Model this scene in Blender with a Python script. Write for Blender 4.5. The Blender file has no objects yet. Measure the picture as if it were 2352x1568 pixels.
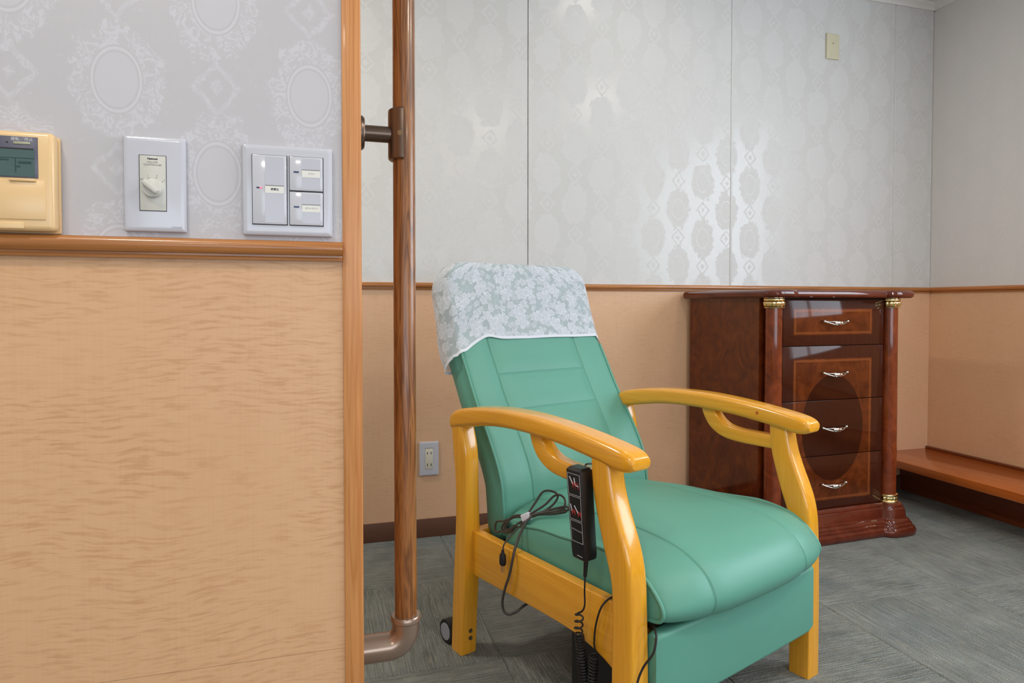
import bpy, bmesh, math, random
from mathutils import Vector, Matrix
random.seed(4)
R = math.radians
C = bpy.context.scene.collection
scene = bpy.context.scene

# ------------------------------------------------------------------ camera, world, lights, exposure
cam_d = bpy.data.cameras.new('camera')
cam = bpy.data.objects.new('camera', cam_d); C.objects.link(cam)
PITCH, HEAD = R(1.4), R(73.7)
FPX = 1490.0
fw = Vector((math.cos(HEAD)*math.cos(PITCH), math.sin(HEAD)*math.cos(PITCH), -math.sin(PITCH)))
cam.location = (0, 0, 0.9)
cam.rotation_euler = fw.to_track_quat('-Z', 'Y').to_euler()
cam_d.sensor_fit = 'HORIZONTAL'; cam_d.sensor_width = 36.0
cam_d.lens = FPX/2352*36.0
cam_d.shift_y = ((700+FPX*math.tan(PITCH))-784)/2352
cam_d.clip_start = 0.02
scene.camera = cam

world = bpy.data.worlds.new('outdoor_sky'); scene.world = world; world.use_nodes = True
world.node_tree.nodes['Background'].inputs[0].default_value = (0.62, 0.78, 1.0, 1)
world.node_tree.nodes['Background'].inputs[1].default_value = 0.8

def area(name, loc, rot, sx, sy, power, col, shape='RECTANGLE', spread=180):
    l = bpy.data.lights.new(name, 'AREA'); l.shape = shape; l.size = sx; l.size_y = sy
    l.energy = power; l.color = col; l.spread = R(spread)
    o = bpy.data.objects.new(name, l); C.objects.link(o); o.location = loc; o.rotation_euler = rot
    return o
DAY = (0.80, 0.90, 1.0)
area('daylight_side', (2.97, 0.40, 1.56), (0, R(90), 0), 1.26, 1.74, 54, DAY)          # outside the side window
area('daylight_rear', (0.70, -2.72, 1.02), (R(90), 0, 0), 3.4, 1.06, 36, DAY)           # outside the rear windows
WARM = (1.0, 0.93, 0.82)
LAMPS = [(1.2, 2.05), (1.25, 0.0), (-0.6, 0.0), (-0.6, -1.5), (1.25, -1.5), (1.85, 0.75), (-0.65, 1.85)]  # last pair added as fill, for the right wall and the chair's left side
for i, (lx, ly) in enumerate(LAMPS):
    area('downlight_lamp', (lx, ly, 2.335), (0, 0, 0), 0.24, 0.24, (1.1 if lx == 1.2 else 6.5 if lx == 1.85 else 15 if ly > 1.8 else 10), WARM, 'DISK')
vs = scene.view_settings
scene.display_settings.display_device = 'sRGB'
vs.view_transform = 'Standard'; vs.look = 'None'; vs.gamma = 1.0; vs.use_curve_mapping = False
vs.exposure = 0.15

# ------------------------------------------------------------------ node helpers
def s2l(c):
    return tuple((x/12.92 if x <= 0.04045 else ((x+0.055)/1.055)**2.4) for x in c)
def rgb(r, g, b):
    return s2l((r/255, g/255, b/255)) + (1.0,)

class NB:
    """one material's node tree"""
    def __init__(s, name):
        s.m = bpy.data.materials.new(name); s.m.use_nodes = True
        s.t = s.m.node_tree; s.n = s.t.nodes; s.l = s.t.links
        s.b = s.n['Principled BSDF']; s.out = s.n['Material Output']
    def node(s, typ, **kw):
        n = s.n.new(typ)
        for k, v in kw.items(): setattr(n, k, v)
        return n
    def put(s, sock, val):
        if isinstance(val, V): s.l.new(val.s, sock)
        elif hasattr(val, 'is_output'): s.l.new(val, sock)
        else: sock.default_value = val
    def math(s, op, a, b=0.0, c=0.0, clamp=False):
        n = s.node('ShaderNodeMath', operation=op); n.use_clamp = clamp
        s.put(n.inputs[0], a); s.put(n.inputs[1], b); s.put(n.inputs[2], c)
        return V(s, n.outputs[0])
    def coords(s, kind='Object'):
        return s.node('ShaderNodeTexCoord').outputs[kind]
    def sep(s, vec):
        n = s.node('ShaderNodeSeparateXYZ'); s.put(n.inputs[0], vec)
        return [V(s, o) for o in n.outputs]
    def comb(s, x, y, z):
        n = s.node('ShaderNodeCombineXYZ')
        for i, q in enumerate((x, y, z)): s.put(n.inputs[i], q)
        return n.outputs[0]
    def mapping(s, vec, scale=(1, 1, 1), loc=(0, 0, 0), rot=(0, 0, 0)):
        n = s.node('ShaderNodeMapping'); s.put(n.inputs[0], vec)
        n.inputs['Scale'].default_value = scale; n.inputs['Location'].default_value = loc; n.inputs['Rotation'].default_value = rot
        return n.outputs[0]
    def noise(s, vec, scale, detail=2.0, rough=0.5, dist=0.0, color=False):
        n = s.node('ShaderNodeTexNoise'); s.put(n.inputs['Vector'], vec)
        n.inputs['Scale'].default_value = scale; n.inputs['Detail'].default_value = detail
        n.inputs['Roughness'].default_value = rough; n.inputs['Distortion'].default_value = dist
        return n.outputs['Color'] if color else V(s, n.outputs[0])
    def smooth(s, x, a, b, to0=0.0, to1=1.0):
        n = s.node('ShaderNodeMapRange'); n.interpolation_type = 'SMOOTHSTEP'
        s.put(n.inputs['Value'], x)
        n.inputs['From Min'].default_value = a; n.inputs['From Max'].default_value = b
        n.inputs['To Min'].default_value = to0; n.inputs['To Max'].default_value = to1
        return V(s, n.outputs[0])
    def mix(s, f, a, b):
        n = s.node('ShaderNodeMix', data_type='RGBA')
        s.put(n.inputs[0], f); s.put(n.inputs[6], a); s.put(n.inputs[7], b)
        return n.outputs[2]
    def ramp(s, f, stops):
        n = s.node('ShaderNodeValToRGB'); s.put(n.inputs[0], f)
        e = n.color_ramp.elements
        while len(e) < len(stops): e.new(0.5)
        for el, (p, c) in zip(e, stops): el.position = p; el.color = c
        return n.outputs[0]
    def bump(s, h, strength=0.3, dist=0.002):
        n = s.node('ShaderNodeBump'); n.inputs['Strength'].default_value = strength; n.inputs['Distance'].default_value = dist
        s.put(n.inputs['Height'], h); s.l.new(n.outputs[0], s.b.inputs['Normal'])
    def set(s, **kw):
        names = dict(color='Base Color', rough='Roughness', metal='Metallic', spec='Specular IOR Level', coat='Coat Weight', coatr='Coat Roughness', alpha='Alpha', sheen='Sheen Weight')
        for k, v in kw.items(): s.put(s.b.inputs[names[k]], v)
        return s.m

class V:
    def __init__(s, nb, sock): s.nb, s.s = nb, sock
    def __add__(s, o): return s.nb.math('ADD', s, o)
    __radd__ = __add__
    def __sub__(s, o): return s.nb.math('SUBTRACT', s, o)
    def __rsub__(s, o): return s.nb.math('SUBTRACT', o, s)
    def __mul__(s, o): return s.nb.math('MULTIPLY', s, o)
    __rmul__ = __mul__
    def __truediv__(s, o): return s.nb.math('DIVIDE', s, o)
    def abs(s): return s.nb.math('ABSOLUTE', s)
    def wrap(s, p): return s.nb.math('WRAP', s, p/2, -p/2)
    def min(s, o): return s.nb.math('MINIMUM', s, o)
    def max(s, o): return s.nb.math('MAXIMUM', s, o)
    def hyp(s, o): return s.nb.math('SQRT', s*s + o*o)

def plain(name, c, rough=0.5, metal=0.0, spec=0.5, coat=0.0, var=0.0):
    nb = NB(name)
    col = rgb(*c)
    if var:
        n = nb.noise(nb.coords(), 14, 3)
        col = nb.mix(n, tuple(x*(1-var) for x in col[:3])+(1,), tuple(min(1, x*(1+var)) for x in col[:3])+(1,))
    return nb.set(color=col, rough=rough, metal=metal, spec=spec, coat=coat, coatr=0.05)

def wallpaper(name, horiz, a, b, ox, oz, ground, motif, g_rough, m_rough, spec=0.5):
    """silk damask paper: oval cameos in wreaths on a half-drop grid, small lozenges between them"""
    nb = NB(name); co = nb.coords()
    X, Y, Z = nb.sep(co)
    x = (X if horiz == 'x' else Y) - ox; z = Z - oz
    warp = nb.noise(co, 48, 2) - 0.5
    fine = nb.noise(co, 105, 2.5, 0.6, 0.8)
    scroll = nb.noise(co, 62, 1.5, 0.5, 1.6)
    xA, zA = x.wrap(2*a), z.wrap(b)
    xB, zB = (x-a).wrap(2*a), (z-b/2).wrap(b)
    sx, sz = 0.222*a, 0.166*b
    d = (xA/sx).hyp(zA/sz).min((xB/sx).hyp(zB/sz))
    dw = d + warp*1.5 + (fine-0.5)*0.9
    oval = 1.0 - nb.smooth(d, 0.90, 0.95)
    ring = nb.smooth(d, 1.0, 1.03)*(1.0 - nb.smooth(d, 1.10, 1.13))
    field = 1.0 - nb.smooth(dw, 1.98, 2.12)             # the whole cameo with its leafy border
    curls = nb.smooth((scroll-0.5).abs(), 0.055, 0.025).max(nb.smooth(fine, 0.56, 0.66))
    wreath = nb.smooth(d, 1.16, 1.22)*field
    # lozenges halfway between cameos of one column
    zC, zD = (z-b/2).wrap(b), z.wrap(b)
    l = (xA.abs()/(0.29*a) + zC.abs()/(0.175*b)).min(xB.abs()/(0.29*a) + zD.abs()/(0.175*b)) + warp*0.5 + (fine-0.5)*0.35
    loz = nb.smooth(l, 0.66, 0.74)*(1.0-nb.smooth(l, 0.90, 1.0)) + (1.0-nb.smooth(l, 0.22, 0.32))
    stray = nb.smooth(fine, 0.62, 0.70)*0.30
    m = ((oval*0.55).max(ring)).max(wreath*(0.15+0.75*curls)).max(loz*(0.35+0.5*curls)).max(stray)
    mr = (field*(1.0-ring*0.7)*(1.0-0.35*curls*nb.smooth(d, 1.16, 1.22))).max(loz)
    thread = nb.noise(nb.mapping(co, scale=(900, 900, 25)), 1.0, 1)
    nb.bump(m*0.6+thread*0.5, 0.08, 0.0004)
    return nb.set(color=nb.mix(m*(0.85+0.3*thread), ground, motif), rough=nb.smooth(mr, 0.0, 1.0, g_rough, m_rough), spec=spec)

def wood(name, axis, dark, light, scale=1.0, rough=0.35, coat=0.0, stretch=14.0, rings=9.0, contrast=1.0, fine=0.5, spec=0.5, coatr=0.08):
    """straight to cathedral grain along an axis of the object"""
    nb = NB(name); co = nb.coords()
    sc = [1.0, 1.0, 1.0]; sc['xyz'.index(axis)] = 1.0/stretch
    p = nb.mapping(co, scale=tuple(q*scale*rings for q in sc))
    n1 = nb.noise(p, 2.2, 3, 0.55, 0.6)
    band = nb.math('FRACT', n1*7.0)
    band = nb.math('ABSOLUTE', band*2.0-1.0)
    sc2 = [1.0, 1.0, 1.0]; sc2['xyz'.index(axis)] = 0.02
    pore = nb.noise(nb.mapping(co, scale=tuple(q*scale*420 for q in sc2)), 1.0, 2, 0.6)
    f = nb.math('ADD', band*(0.65*contrast), pore*fine, clamp=True)
    f = f + (nb.noise(co, 3.0*scale, 2)-0.5)*0.35*contrast
    nb.bump(pore, 0.08, 0.0006)
    return nb.set(color=nb.mix(f, light, dark), rough=rough, coat=coat, coatr=coatr, spec=spec)

def veneer(name, light, dark, axis='x', ripple=1.0, rough=0.42):
    """figured sycamore: short horizontal ripples across a pale vertical grain"""
    nb = NB(name); co = nb.coords()
    X, Y, Z = nb.sep(co)
    h = X if axis == 'x' else Y
    w1 = nb.noise(nb.comb(h*2.2, 0.0, Z*2.2), 1.6, 3)
    q = nb.comb(h*24.0, 3.0, Z*200.0 + w1*14.0)
    r1 = nb.noise(q, 1.0, 3.0, 0.6, 0.3)
    dash = nb.smooth(r1, 0.44, 0.68)
    patch = nb.smooth(nb.noise(nb.comb(h*5.0, 9.0, Z*7.0), 1.0, 2), 0.22, 0.60)
    blot = nb.noise(nb.comb(h*3.0, 1.0, Z*3.0), 1.0, 2)
    grain = nb.noise(nb.comb(h*260.0, 0.0, Z*8.0), 1.0, 2)
    f = dash*patch*0.46*ripple + blot*0.35 + grain*0.22
    return nb.set(color=nb.mix(f, light, dark), rough=rough, spec=0.4)

def burl(name, dark, mid, light, rough=0.08, sc=1.0):
    nb = NB(name); co = nb.coords()
    n1 = nb.noise(co, 9*sc, 5, 0.62, 1.6)
    n2 = nb.noise(nb.mapping(co, scale=(1, 1, 0.5)), 34*sc, 3, 0.6, 0.8)
    f = n1*0.75 + n2*0.3
    col = nb.ramp(f, [(0.30, dark), (0.52, mid), (0.78, light)])
    return nb.set(color=col, rough=rough, spec=0.5, coat=0.15, coatr=0.03)

def drawer_veneer(name):
    """marquetry drawer front: burl field with a border frame and one big oval shared by three drawers"""
    nb = NB(name); co = nb.coords()
    X, Y, Z = nb.sep(co)
    n1 = nb.noise(co, 10, 5, 0.62, 1.4)
    n2 = nb.noise(co, 42, 3, 0.6, 0.6)
    f = n1*0.75+n2*0.3
    field = nb.ramp(f, [(0.30, rgb(66, 28, 12)), (0.55, rgb(98, 46, 20)), (0.80, rgb(128, 66, 30))])
    grain = nb.noise(nb.mapping(co, scale=(160, 160, 8)), 1.0, 2)
    border = nb.mix(grain, rgb(58, 27, 17), rgb(74, 36, 22))
    dark = nb.mix(f, rgb(48, 22, 12), rgb(70, 32, 17))
    u = (X-0.319).abs()
    # upper panel z .786-.886 ; lower panel z .150-.694
    zu = (Z-0.836).abs(); zl = (Z-0.424).abs()
    e_up = (u-0.190).max(zu-0.050)
    e_lo = (u-0.190).max(zl-0.272)
    e = e_up.min(e_lo)
    inside = 1.0-nb.smooth(e, -0.001, 0.001)
    line = (1.0-nb.smooth((e+0.008).abs(), 0.0035, 0.005))
    ov = (u/0.148).hyp((Z-0.430)/0.205)
    oval = 1.0-nb.smooth(ov, 0.985, 1.0)
    col = nb.mix(inside, border, field)
    col = nb.mix(oval, col, dark)
    col = nb.mix(line*0.55*(1.0-oval), col, rgb(140, 78, 40))
    return nb.set(color=col, rough=0.07, spec=0.22)

def carpet(name, along):
    nb = NB(name); co = nb.coords()
    oi = nb.node('ShaderNodeObjectInfo')
    va = nb.node('ShaderNodeVectorMath', operation='ADD'); nb.l.new(co, va.inputs[0]); nb.l.new(oi.outputs['Location'], va.inputs[1])
    p = va.outputs[0]
    X, Y, Z = nb.sep(p)
    a, t = (X, Y) if along == 'x' else (Y, X)
    cord = nb.smooth(nb.noise(nb.comb(a*7.0, t*250.0, 0.0), 1.0, 2, 0.6), 0.33, 0.67)
    tuft = nb.smooth(nb.noise(p, 330, 2), 0.3, 0.7)
    band = nb.noise(nb.comb(a*3.0, t*16.0, 2.0), 1.0, 3)
    blot = nb.noise(p, 6.0, 4, 0.65)
    dash = nb.smooth(nb.noise(nb.comb(a*22.0, t*230.0, 7.0), 1.0, 2), 0.53, 0.68)
    tint = nb.noise(p, 2.3, 2)
    rnd = V(nb, oi.outputs['Random'])
    f = cord*0.30 + tuft*0.22 + (band-0.5)*0.25 + (blot-0.5)*0.8 + (rnd-0.5)*0.08 + 0.22
    col = nb.mix(f, rgb(82, 87, 84), rgb(168, 171, 166))
    col = nb.mix(dash*0.34, col, rgb(186, 178, 154))
    col = nb.mix(nb.smooth(tint, 0.55, 0.7)*0.25, col, rgb(112, 128, 136))
    nb.bump(cord*1.0+tuft*0.8+dash*0.6, 0.7, 0.004)
    return nb.set(color=col, rough=0.95, spec=0.10)

def lace(name):
    """white floral lace, green shows through the net between the flowers; UV: x along, y above the hem, in metres"""
    nb = NB(name); uv = nb.coords('UV')
    def flowers(scale, petals, amp, off, jit=1.0):
        p = nb.mapping(uv, loc=off)
        vn = nb.node('ShaderNodeTexVoronoi', voronoi_dimensions='2D', feature='F1'); nb.put(vn.inputs['Vector'], p)
        vn.inputs['Scale'].default_value = scale; vn.inputs['Randomness'].default_value = jit
        sc = nb.node('ShaderNodeVectorMath', operation='SCALE'); nb.put(sc.inputs[0], p); sc.inputs['Scale'].default_value = 1.0
        sb = nb.node('ShaderNodeVectorMath', operation='SUBTRACT'); nb.l.new(sc.outputs[0], sb.inputs[0]); nb.l.new(vn.outputs['Position'], sb.inputs[1])
        x, y, _ = nb.sep(sb.outputs[0])
        r, g, _b = nb.sep(vn.outputs['Color'])
        ang = nb.math('ARCTAN2', y, x) + r*6.28
        rad = x.hyp(y)*scale
        edge = (0.30+0.16*g)*(1.0-amp + amp*nb.math('ABSOLUTE', nb.math('COSINE', ang*(petals/2.0))))
        q = rad/edge
        body = 1.0-nb.smooth(q, 0.88, 1.02)
        rim = nb.smooth(q, 0.72, 0.9)*body
        eye = 1.0-nb.smooth(rad, 0.05, 0.08)
        return body, rim, eye
    b1, r1, e1 = flowers(17, 5, 0.42, (0, 0, 0))
    b2, r2, e2 = flowers(27, 5, 0.38, (0.31, 0.17, 0))
    b3, r3, e3 = flowers(44, 6, 0.35, (0.73, 0.41, 0))
    body = b1.max(b2*0.85).max(b3*0.7)
    rim = (r1.max(r2)).max(r3)
    U, H, _ = nb.sep(uv)
    stem = nb.smooth((nb.noise(uv, 26, 1.5, 0.5, 2.2)-0.5).abs(), 0.020, 0.008)
    vein = nb.noise(uv, 160, 2)
    net = nb.noise(nb.mapping(uv, scale=(900, 900, 1)), 1.0, 1)
    hem = 1.0-nb.smooth(H, 0.0085, 0.0095)
    cover = nb.math('MULTIPLY_ADD', body, 0.22, 0.50)
    cover = cover + rim*0.17 + stem*0.14 + (vein-0.5)*0.22*body + (net-0.5)*0.12
    cover = nb.math('MAXIMUM', cover, hem*0.97)
    cover = nb.math('MINIMUM', cover, 0.98)
    nb.set(color=rgb(214, 217, 226), rough=0.85, spec=0.15)
    tr = nb.node('ShaderNodeBsdfTransparent')
    mx = nb.node('ShaderNodeMixShader'); nb.put(mx.inputs[0], cover)
    nb.l.new(tr.outputs[0], mx.inputs[1]); nb.l.new(nb.b.outputs[0], mx.inputs[2]); nb.l.new(mx.outputs[0], nb.out.inputs[0])
    return nb.m

def vinyl(name, c):
    nb = NB(name); co = nb.coords()
    n = nb.noise(co, 900, 2)
    b = nb.noise(co, 5, 2)
    nb.bump(n, 0.10, 0.0004)
    k = rgb(*c)
    return nb.set(color=nb.mix(b, tuple(q*0.96 for q in k[:3])+(1,), tuple(q*1.04 for q in k[:3])+(1,)), rough=0.46, spec=0.38)

def pane(name):
    nb = NB(name)
    tr = nb.node('ShaderNodeBsdfTransparent'); gl = nb.node('ShaderNodeBsdfGlossy'); gl.inputs['Roughness'].default_value = 0.02
    mx = nb.node('ShaderNodeMixShader'); mx.inputs[0].default_value = 0.06; nb.l.new(tr.outputs[0], mx.inputs[1]); nb.l.new(gl.outputs[0], mx.inputs[2])
    nb.l.new(mx.outputs[0], nb.out.inputs[0])
    return nb.m

def glow(name, c, s):
    nb = NB(name); nb.b.inputs['Emission Color'].default_value = rgb(*c); nb.b.inputs['Emission Strength'].default_value = s
    return nb.set(color=rgb(*c), rough=0.3)

M = {}
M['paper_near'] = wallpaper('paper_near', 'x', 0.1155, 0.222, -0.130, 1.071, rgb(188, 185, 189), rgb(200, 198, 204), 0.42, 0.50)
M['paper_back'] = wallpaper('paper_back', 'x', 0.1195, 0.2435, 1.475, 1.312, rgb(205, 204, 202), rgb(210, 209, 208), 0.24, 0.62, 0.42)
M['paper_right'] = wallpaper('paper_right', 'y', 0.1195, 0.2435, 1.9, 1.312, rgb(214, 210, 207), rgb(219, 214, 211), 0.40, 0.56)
M['paint_dim'] = plain('joint_paint', (208, 208, 206), 0.5)
M['joint_dark'] = plain('joint_dark', (120, 120, 120), 0.7)
M['paint'] = plain('white_paint', (222, 221, 217), 0.6)
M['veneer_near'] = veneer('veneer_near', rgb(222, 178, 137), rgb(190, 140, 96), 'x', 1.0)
M['veneer_back'] = veneer('veneer_back', rgb(232, 190, 156), rgb(186, 140, 98), 'x', 0.35)
M['veneer_right'] = veneer('veneer_right', rgb(234, 190, 152), rgb(186, 140, 98), 'y', 0.35)
M['oak_z'] = wood('oak_trim_vertical', 'z', rgb(176, 106, 50), rgb(216, 152, 92), 1.4, 0.38, 0.1, 40, 16, 0.75, 0.45)
M['oak_x'] = wood('oak_rail_x', 'x', rgb(138, 82, 36), rgb(190, 126, 68), 1.2, 0.28, 0.2, 30, 14, 0.8, 0.35)
M['oak_y'] = wood('oak_rail_y', 'y', rgb(150, 84, 34), rgb(200, 128, 66), 1.2, 0.28, 0.2, 30, 14, 0.8, 0.35)
M['pole'] = wood('handrail_oak', 'z', rgb(104, 62, 30), rgb(172, 114, 62), 1.0, 0.32, 0.2, 14, 22, 1.0, 0.75)
M['golden'] = wood('golden_beech', 'z', rgb(206, 132, 18), rgb(236, 170, 46), 0.8, 0.20, 0.5, 26, 14, 0.45, 0.35, coatr=0.06)
M['golden_y'] = wood('golden_beech_rail', 'y', rgb(206, 132, 18), rgb(236, 170, 46), 0.8, 0.20, 0.5, 26, 14, 0.45, 0.35, coatr=0.06)
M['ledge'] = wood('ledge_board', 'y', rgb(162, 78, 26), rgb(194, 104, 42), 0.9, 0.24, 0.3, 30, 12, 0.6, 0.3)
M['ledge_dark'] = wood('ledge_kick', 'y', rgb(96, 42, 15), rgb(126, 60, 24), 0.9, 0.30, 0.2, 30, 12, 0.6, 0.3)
M['base_brown'] = plain('brown_vinyl_base', (98, 62, 44), 0.5)
M['mahog_burl'] = burl('mahogany_burl', rgb(56, 22, 9), rgb(90, 38, 14), rgb(120, 56, 22))
M['mahog_red'] = burl('mahogany_moulding', rgb(72, 28, 18), rgb(92, 39, 25), rgb(108, 48, 31), 0.05, 0.6)
M['column'] = burl('mahogany_column', rgb(80, 32, 16), rgb(116, 50, 24), rgb(142, 68, 34), 0.06, 1.3)
M['drawer'] = drawer_veneer('drawer_marquetry')
M['dark_gap'] = plain('dark_recess', (26, 12, 8), 0.6)
M['gold'] = plain('gilt_brass', (240, 220, 164), 0.16, 1.0)
M['nickel'] = plain('bright_nickel', (225, 222, 214), 0.12, 1.0)
M['bronze'] = plain('bronze_metal', (112, 96, 84), 0.30, 0.85)
M['elbow'] = plain('champagne_bronze', (164, 142, 126), 0.26, 0.7)
M['vinyl'] = vinyl('green_vinyl', (92, 152, 134))
M['black'] = plain('black_plastic', (22, 22, 24), 0.32)
M['rubber'] = plain('black_rubber', (20, 19, 20), 0.55)
M['cord'] = plain('dark_grey_cord', (66, 60, 56), 0.45)
M['tie'] = plain('pale_grey_tie', (206, 204, 214), 0.5)
M['caster_grey'] = plain('caster_grey', (150, 152, 160), 0.4)
M['steel'] = plain('steel', (150, 140, 120), 0.3, 1.0)
M['white_plastic'] = plain('white_plastic', (196, 196, 205), 0.14)
M['white_switch'] = plain('white_switch_key', (200, 200, 208), 0.10)
M['key_insert'] = plain('grey_key_insert', (190, 190, 200), 0.2)
M['label_paper'] = plain('label_card', (224, 222, 216), 0.35)
M['shadow_gap'] = plain('shadow_gap', (40, 40, 44), 0.7)
M['warm_grey'] = plain('warm_grey_plastic', (200, 198, 190), 0.3)
M['ink'] = plain('black_ink', (34, 34, 38), 0.6)
M['ink_grey'] = plain('grey_ink', (118, 116, 116), 0.6)
M['ink_faint'] = plain('faint_ink', (176, 176, 188), 0.5)
M['ink_white'] = plain('white_ink', (206, 206, 210), 0.5)
M['ink_line'] = plain('pale_line', (170, 170, 172), 0.5)
M['ink_red'] = plain('red_ink', (190, 48, 48), 0.5)
M['yellowed'] = plain('yellowed_plastic', (226, 190, 138), 0.24, var=0.03)
M['slate'] = plain('slate_panel', (84, 82, 98), 0.3)
M['lcd'] = plain('green_lcd', (76, 98, 96), 0.18)
M['lcd_ink'] = plain('lcd_ink', (40, 66, 66), 0.3)
M['olive_key'] = plain('olive_key', (168, 166, 140), 0.4)
M['ivory'] = plain('ivory_plastic', (206, 200, 172), 0.35)
M['socket_face'] = plain('socket_face', (216, 210, 192), 0.4)
M['blue_window'] = plain('blue_indicator', (44, 58, 96), 0.2)
M['pink_lamp'] = glow('pink_lamp', (255, 96, 120), 1.2)
M['carpet_a'] = carpet('carpet_ribs_a', 'x'); M['carpet_b'] = carpet('carpet_ribs_b', 'y')
M['lace'] = lace('floral_lace')
M['pane'] = pane('window_glass')
M['alu'] = plain('aluminium_frame', (190, 190, 188), 0.35, 0.6)
M['lamp_face'] = glow('lamp_face', (255, 240, 220), 4.0)

# ------------------------------------------------------------------ mesh helpers
def link(name, me, mat, parent=None, smooth=False, auto=None):
    o = bpy.data.objects.new(name, me); C.objects.link(o)
    if mat: me.materials.append(M[mat] if isinstance(mat, str) else mat)
    if parent: o.parent = parent
    if smooth:
        for p in me.polygons: p.use_smooth = True
        if auto is not None: me.set_sharp_from_angle(angle=R(auto))
    return o

def raw(name, verts, faces, mat, parent=None, smooth=False, auto=None):
    me = bpy.data.meshes.new(name); me.from_pydata([tuple(v) for v in verts], [], faces); me.update()
    return link(name, me, mat, parent, smooth, auto)

def from_bm(name, bm, mat, parent=None, smooth=False, auto=40):
    bmesh.ops.recalc_face_normals(bm, faces=bm.faces[:])
    me = bpy.data.meshes.new(name); bm.to_mesh(me); bm.free()
    return link(name, me, mat, parent, smooth, auto)

def add_box(bm, x0, x1, y0, y1, z0, z1, bev=0.0, seg=2, rot=None, pivot=None):
    r = bmesh.ops.create_cube(bm, size=1.0); vs_ = r['verts']
    for v in vs_:
        v.co = Vector(((x0+x1)/2+v.co.x*(x1-x0), (y0+y1)/2+v.co.y*(y1-y0), (z0+z1)/2+v.co.z*(z1-z0)))
    if bev:
        es = list({e for v in vs_ for e in v.link_edges})
        q = bmesh.ops.bevel(bm, geom=es, offset=bev, segments=seg, profile=0.5, affect='EDGES')
        vs_ = list({v for f in q['faces'] for v in f.verts} | {v for v in vs_ if v.is_valid})
    if rot is not None:
        bmesh.ops.rotate(bm, verts=vs_, cent=pivot, matrix=rot)
    return vs_

def box(name, x0, x1, y0, y1, z0, z1, mat, parent=None, bev=0.0, seg=2, rot=None, pivot=None):
    bm = bmesh.new(); add_box(bm, x0, x1, y0, y1, z0, z1, bev, seg, rot, pivot)
    return from_bm(name, bm, mat, parent, bool(bev), 35)

def add_loft(bm, rings, cap0=True, cap1=True, close=True):
    vr = [[bm.verts.new(p) for p in r] for r in rings]
    n = len(rings[0])
    for a, b in zip(vr, vr[1:]):
        for i in range(n if close else n-1):
            j = (i+1) % n
            bm.faces.new((a[i], a[j], b[j], b[i]))
    if cap0: bm.faces.new(vr[0][::-1])
    if cap1: bm.faces.new(vr[-1])
    return vr

def loft(name, rings, mat, parent=None, cap0=True, cap1=True, close=True, auto=40):
    bm = bmesh.new(); add_loft(bm, rings, cap0, cap1, close)
    return from_bm(name, bm, mat, parent, True, auto)

def catmull(pts, n=8):
    P = [Vector(p) for p in pts]; P = [P[0]*2-P[1]] + P + [P[-1]*2-P[-2]]
    out = []
    for i in range(1, len(P)-2):
        p0, p1, p2, p3 = P[i-1:i+3]
        for k in range(n):
            t = k/n
            out.append(0.5*((2*p1)+(p2-p0)*t+(2*p0-5*p1+4*p2-p3)*t*t+(3*p1-p0-3*p2+p3)*t**3))
    out.append(P[-2]); return out

def add_tube(bm, pts, r, n=8, caps=True):
    pts = [Vector(p) for p in pts]
    rings = []; up = None
    for i, p in enumerate(pts):
        t = (pts[min(i+1, len(pts)-1)]-pts[max(i-1, 0)])
        if t.length < 1e-9: t = Vector((0, 0, 1))
        t.normalize()
        if up is None:
            up = t.orthogonal().normalized()
        up = (up - t*up.dot(t)).normalized()
        s = t.cross(up)
        rr = r(i/(len(pts)-1)) if callable(r) else r
        rings.append([p+(up*math.cos(2*math.pi*k/n)+s*math.sin(2*math.pi*k/n))*rr for k in range(n)])
    add_loft(bm, rings, caps, caps)

def tube(name, pts, r, mat, parent=None, n=8):
    bm = bmesh.new(); add_tube(bm, pts, r, n)
    return from_bm(name, bm, mat, parent, True, 50)

def add_lathe(bm, prof, cx, cy, n=32, flute=None):
    rings = []
    for (r, z) in prof:
        ring = []
        for k in range(n):
            a = 2*math.pi*k/n
            rr = r*(1+flute(a, z)) if flute else r
            ring.append(Vector((cx+rr*math.cos(a), cy+rr*math.sin(a), z)))
        rings.append(ring)
    add_loft(bm, rings)

def lathe(name, prof, cx, cy, mat, parent=None, n=32, flute=None, auto=45):
    bm = bmesh.new(); add_lathe(bm, prof, cx, cy, n, flute)
    return from_bm(name, bm, mat, parent, True, auto)

def interp(tab, x):
    if x <= tab[0][0]: return tab[0][1]
    for (a, fa), (b, fb) in zip(tab, tab[1:]):
        if x <= b:
            return fa+(fb-fa)*(x-a)/(b-a)
    return tab[-1][1]
def sm(tab, n=10):
    """smooth a table through a catmull-rom curve"""
    p = catmull([(a, b, 0) for a, b in tab], n)
    return [(q.x, q.y) for q in p]

def rrect(hw, hh, r, n=5):
    """rounded rectangle outline, counter-clockwise, as (a, b)"""
    r = min(r, hw*0.999, hh*0.999); out = []
    for cx, cy, a0 in ((hw-r, hh-r, 0), (-hw+r, hh-r, 90), (-hw+r, -hh+r, 180), (hw-r, -hh+r, 270)):
        for k in range(n+1):
            a = R(a0+90*k/n); out.append((cx+r*math.cos(a), cy+r*math.sin(a)))
    return out

def tag(o, label, cat, group=None):
    o['label'] = label; o['category'] = cat
    if group: o['group'] = group
    return o
def empty(name, loc, rz=0.0, label=None, cat=None, group=None):
    o = bpy.data.objects.new(name, None); C.objects.link(o); o.empty_display_size = 0.05
    o.location = loc; o.rotation_euler = (0, 0, rz)
    if label: tag(o, label, cat, group)
    return o
def struct(o):
    o['kind'] = 'structure'; return o

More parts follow.
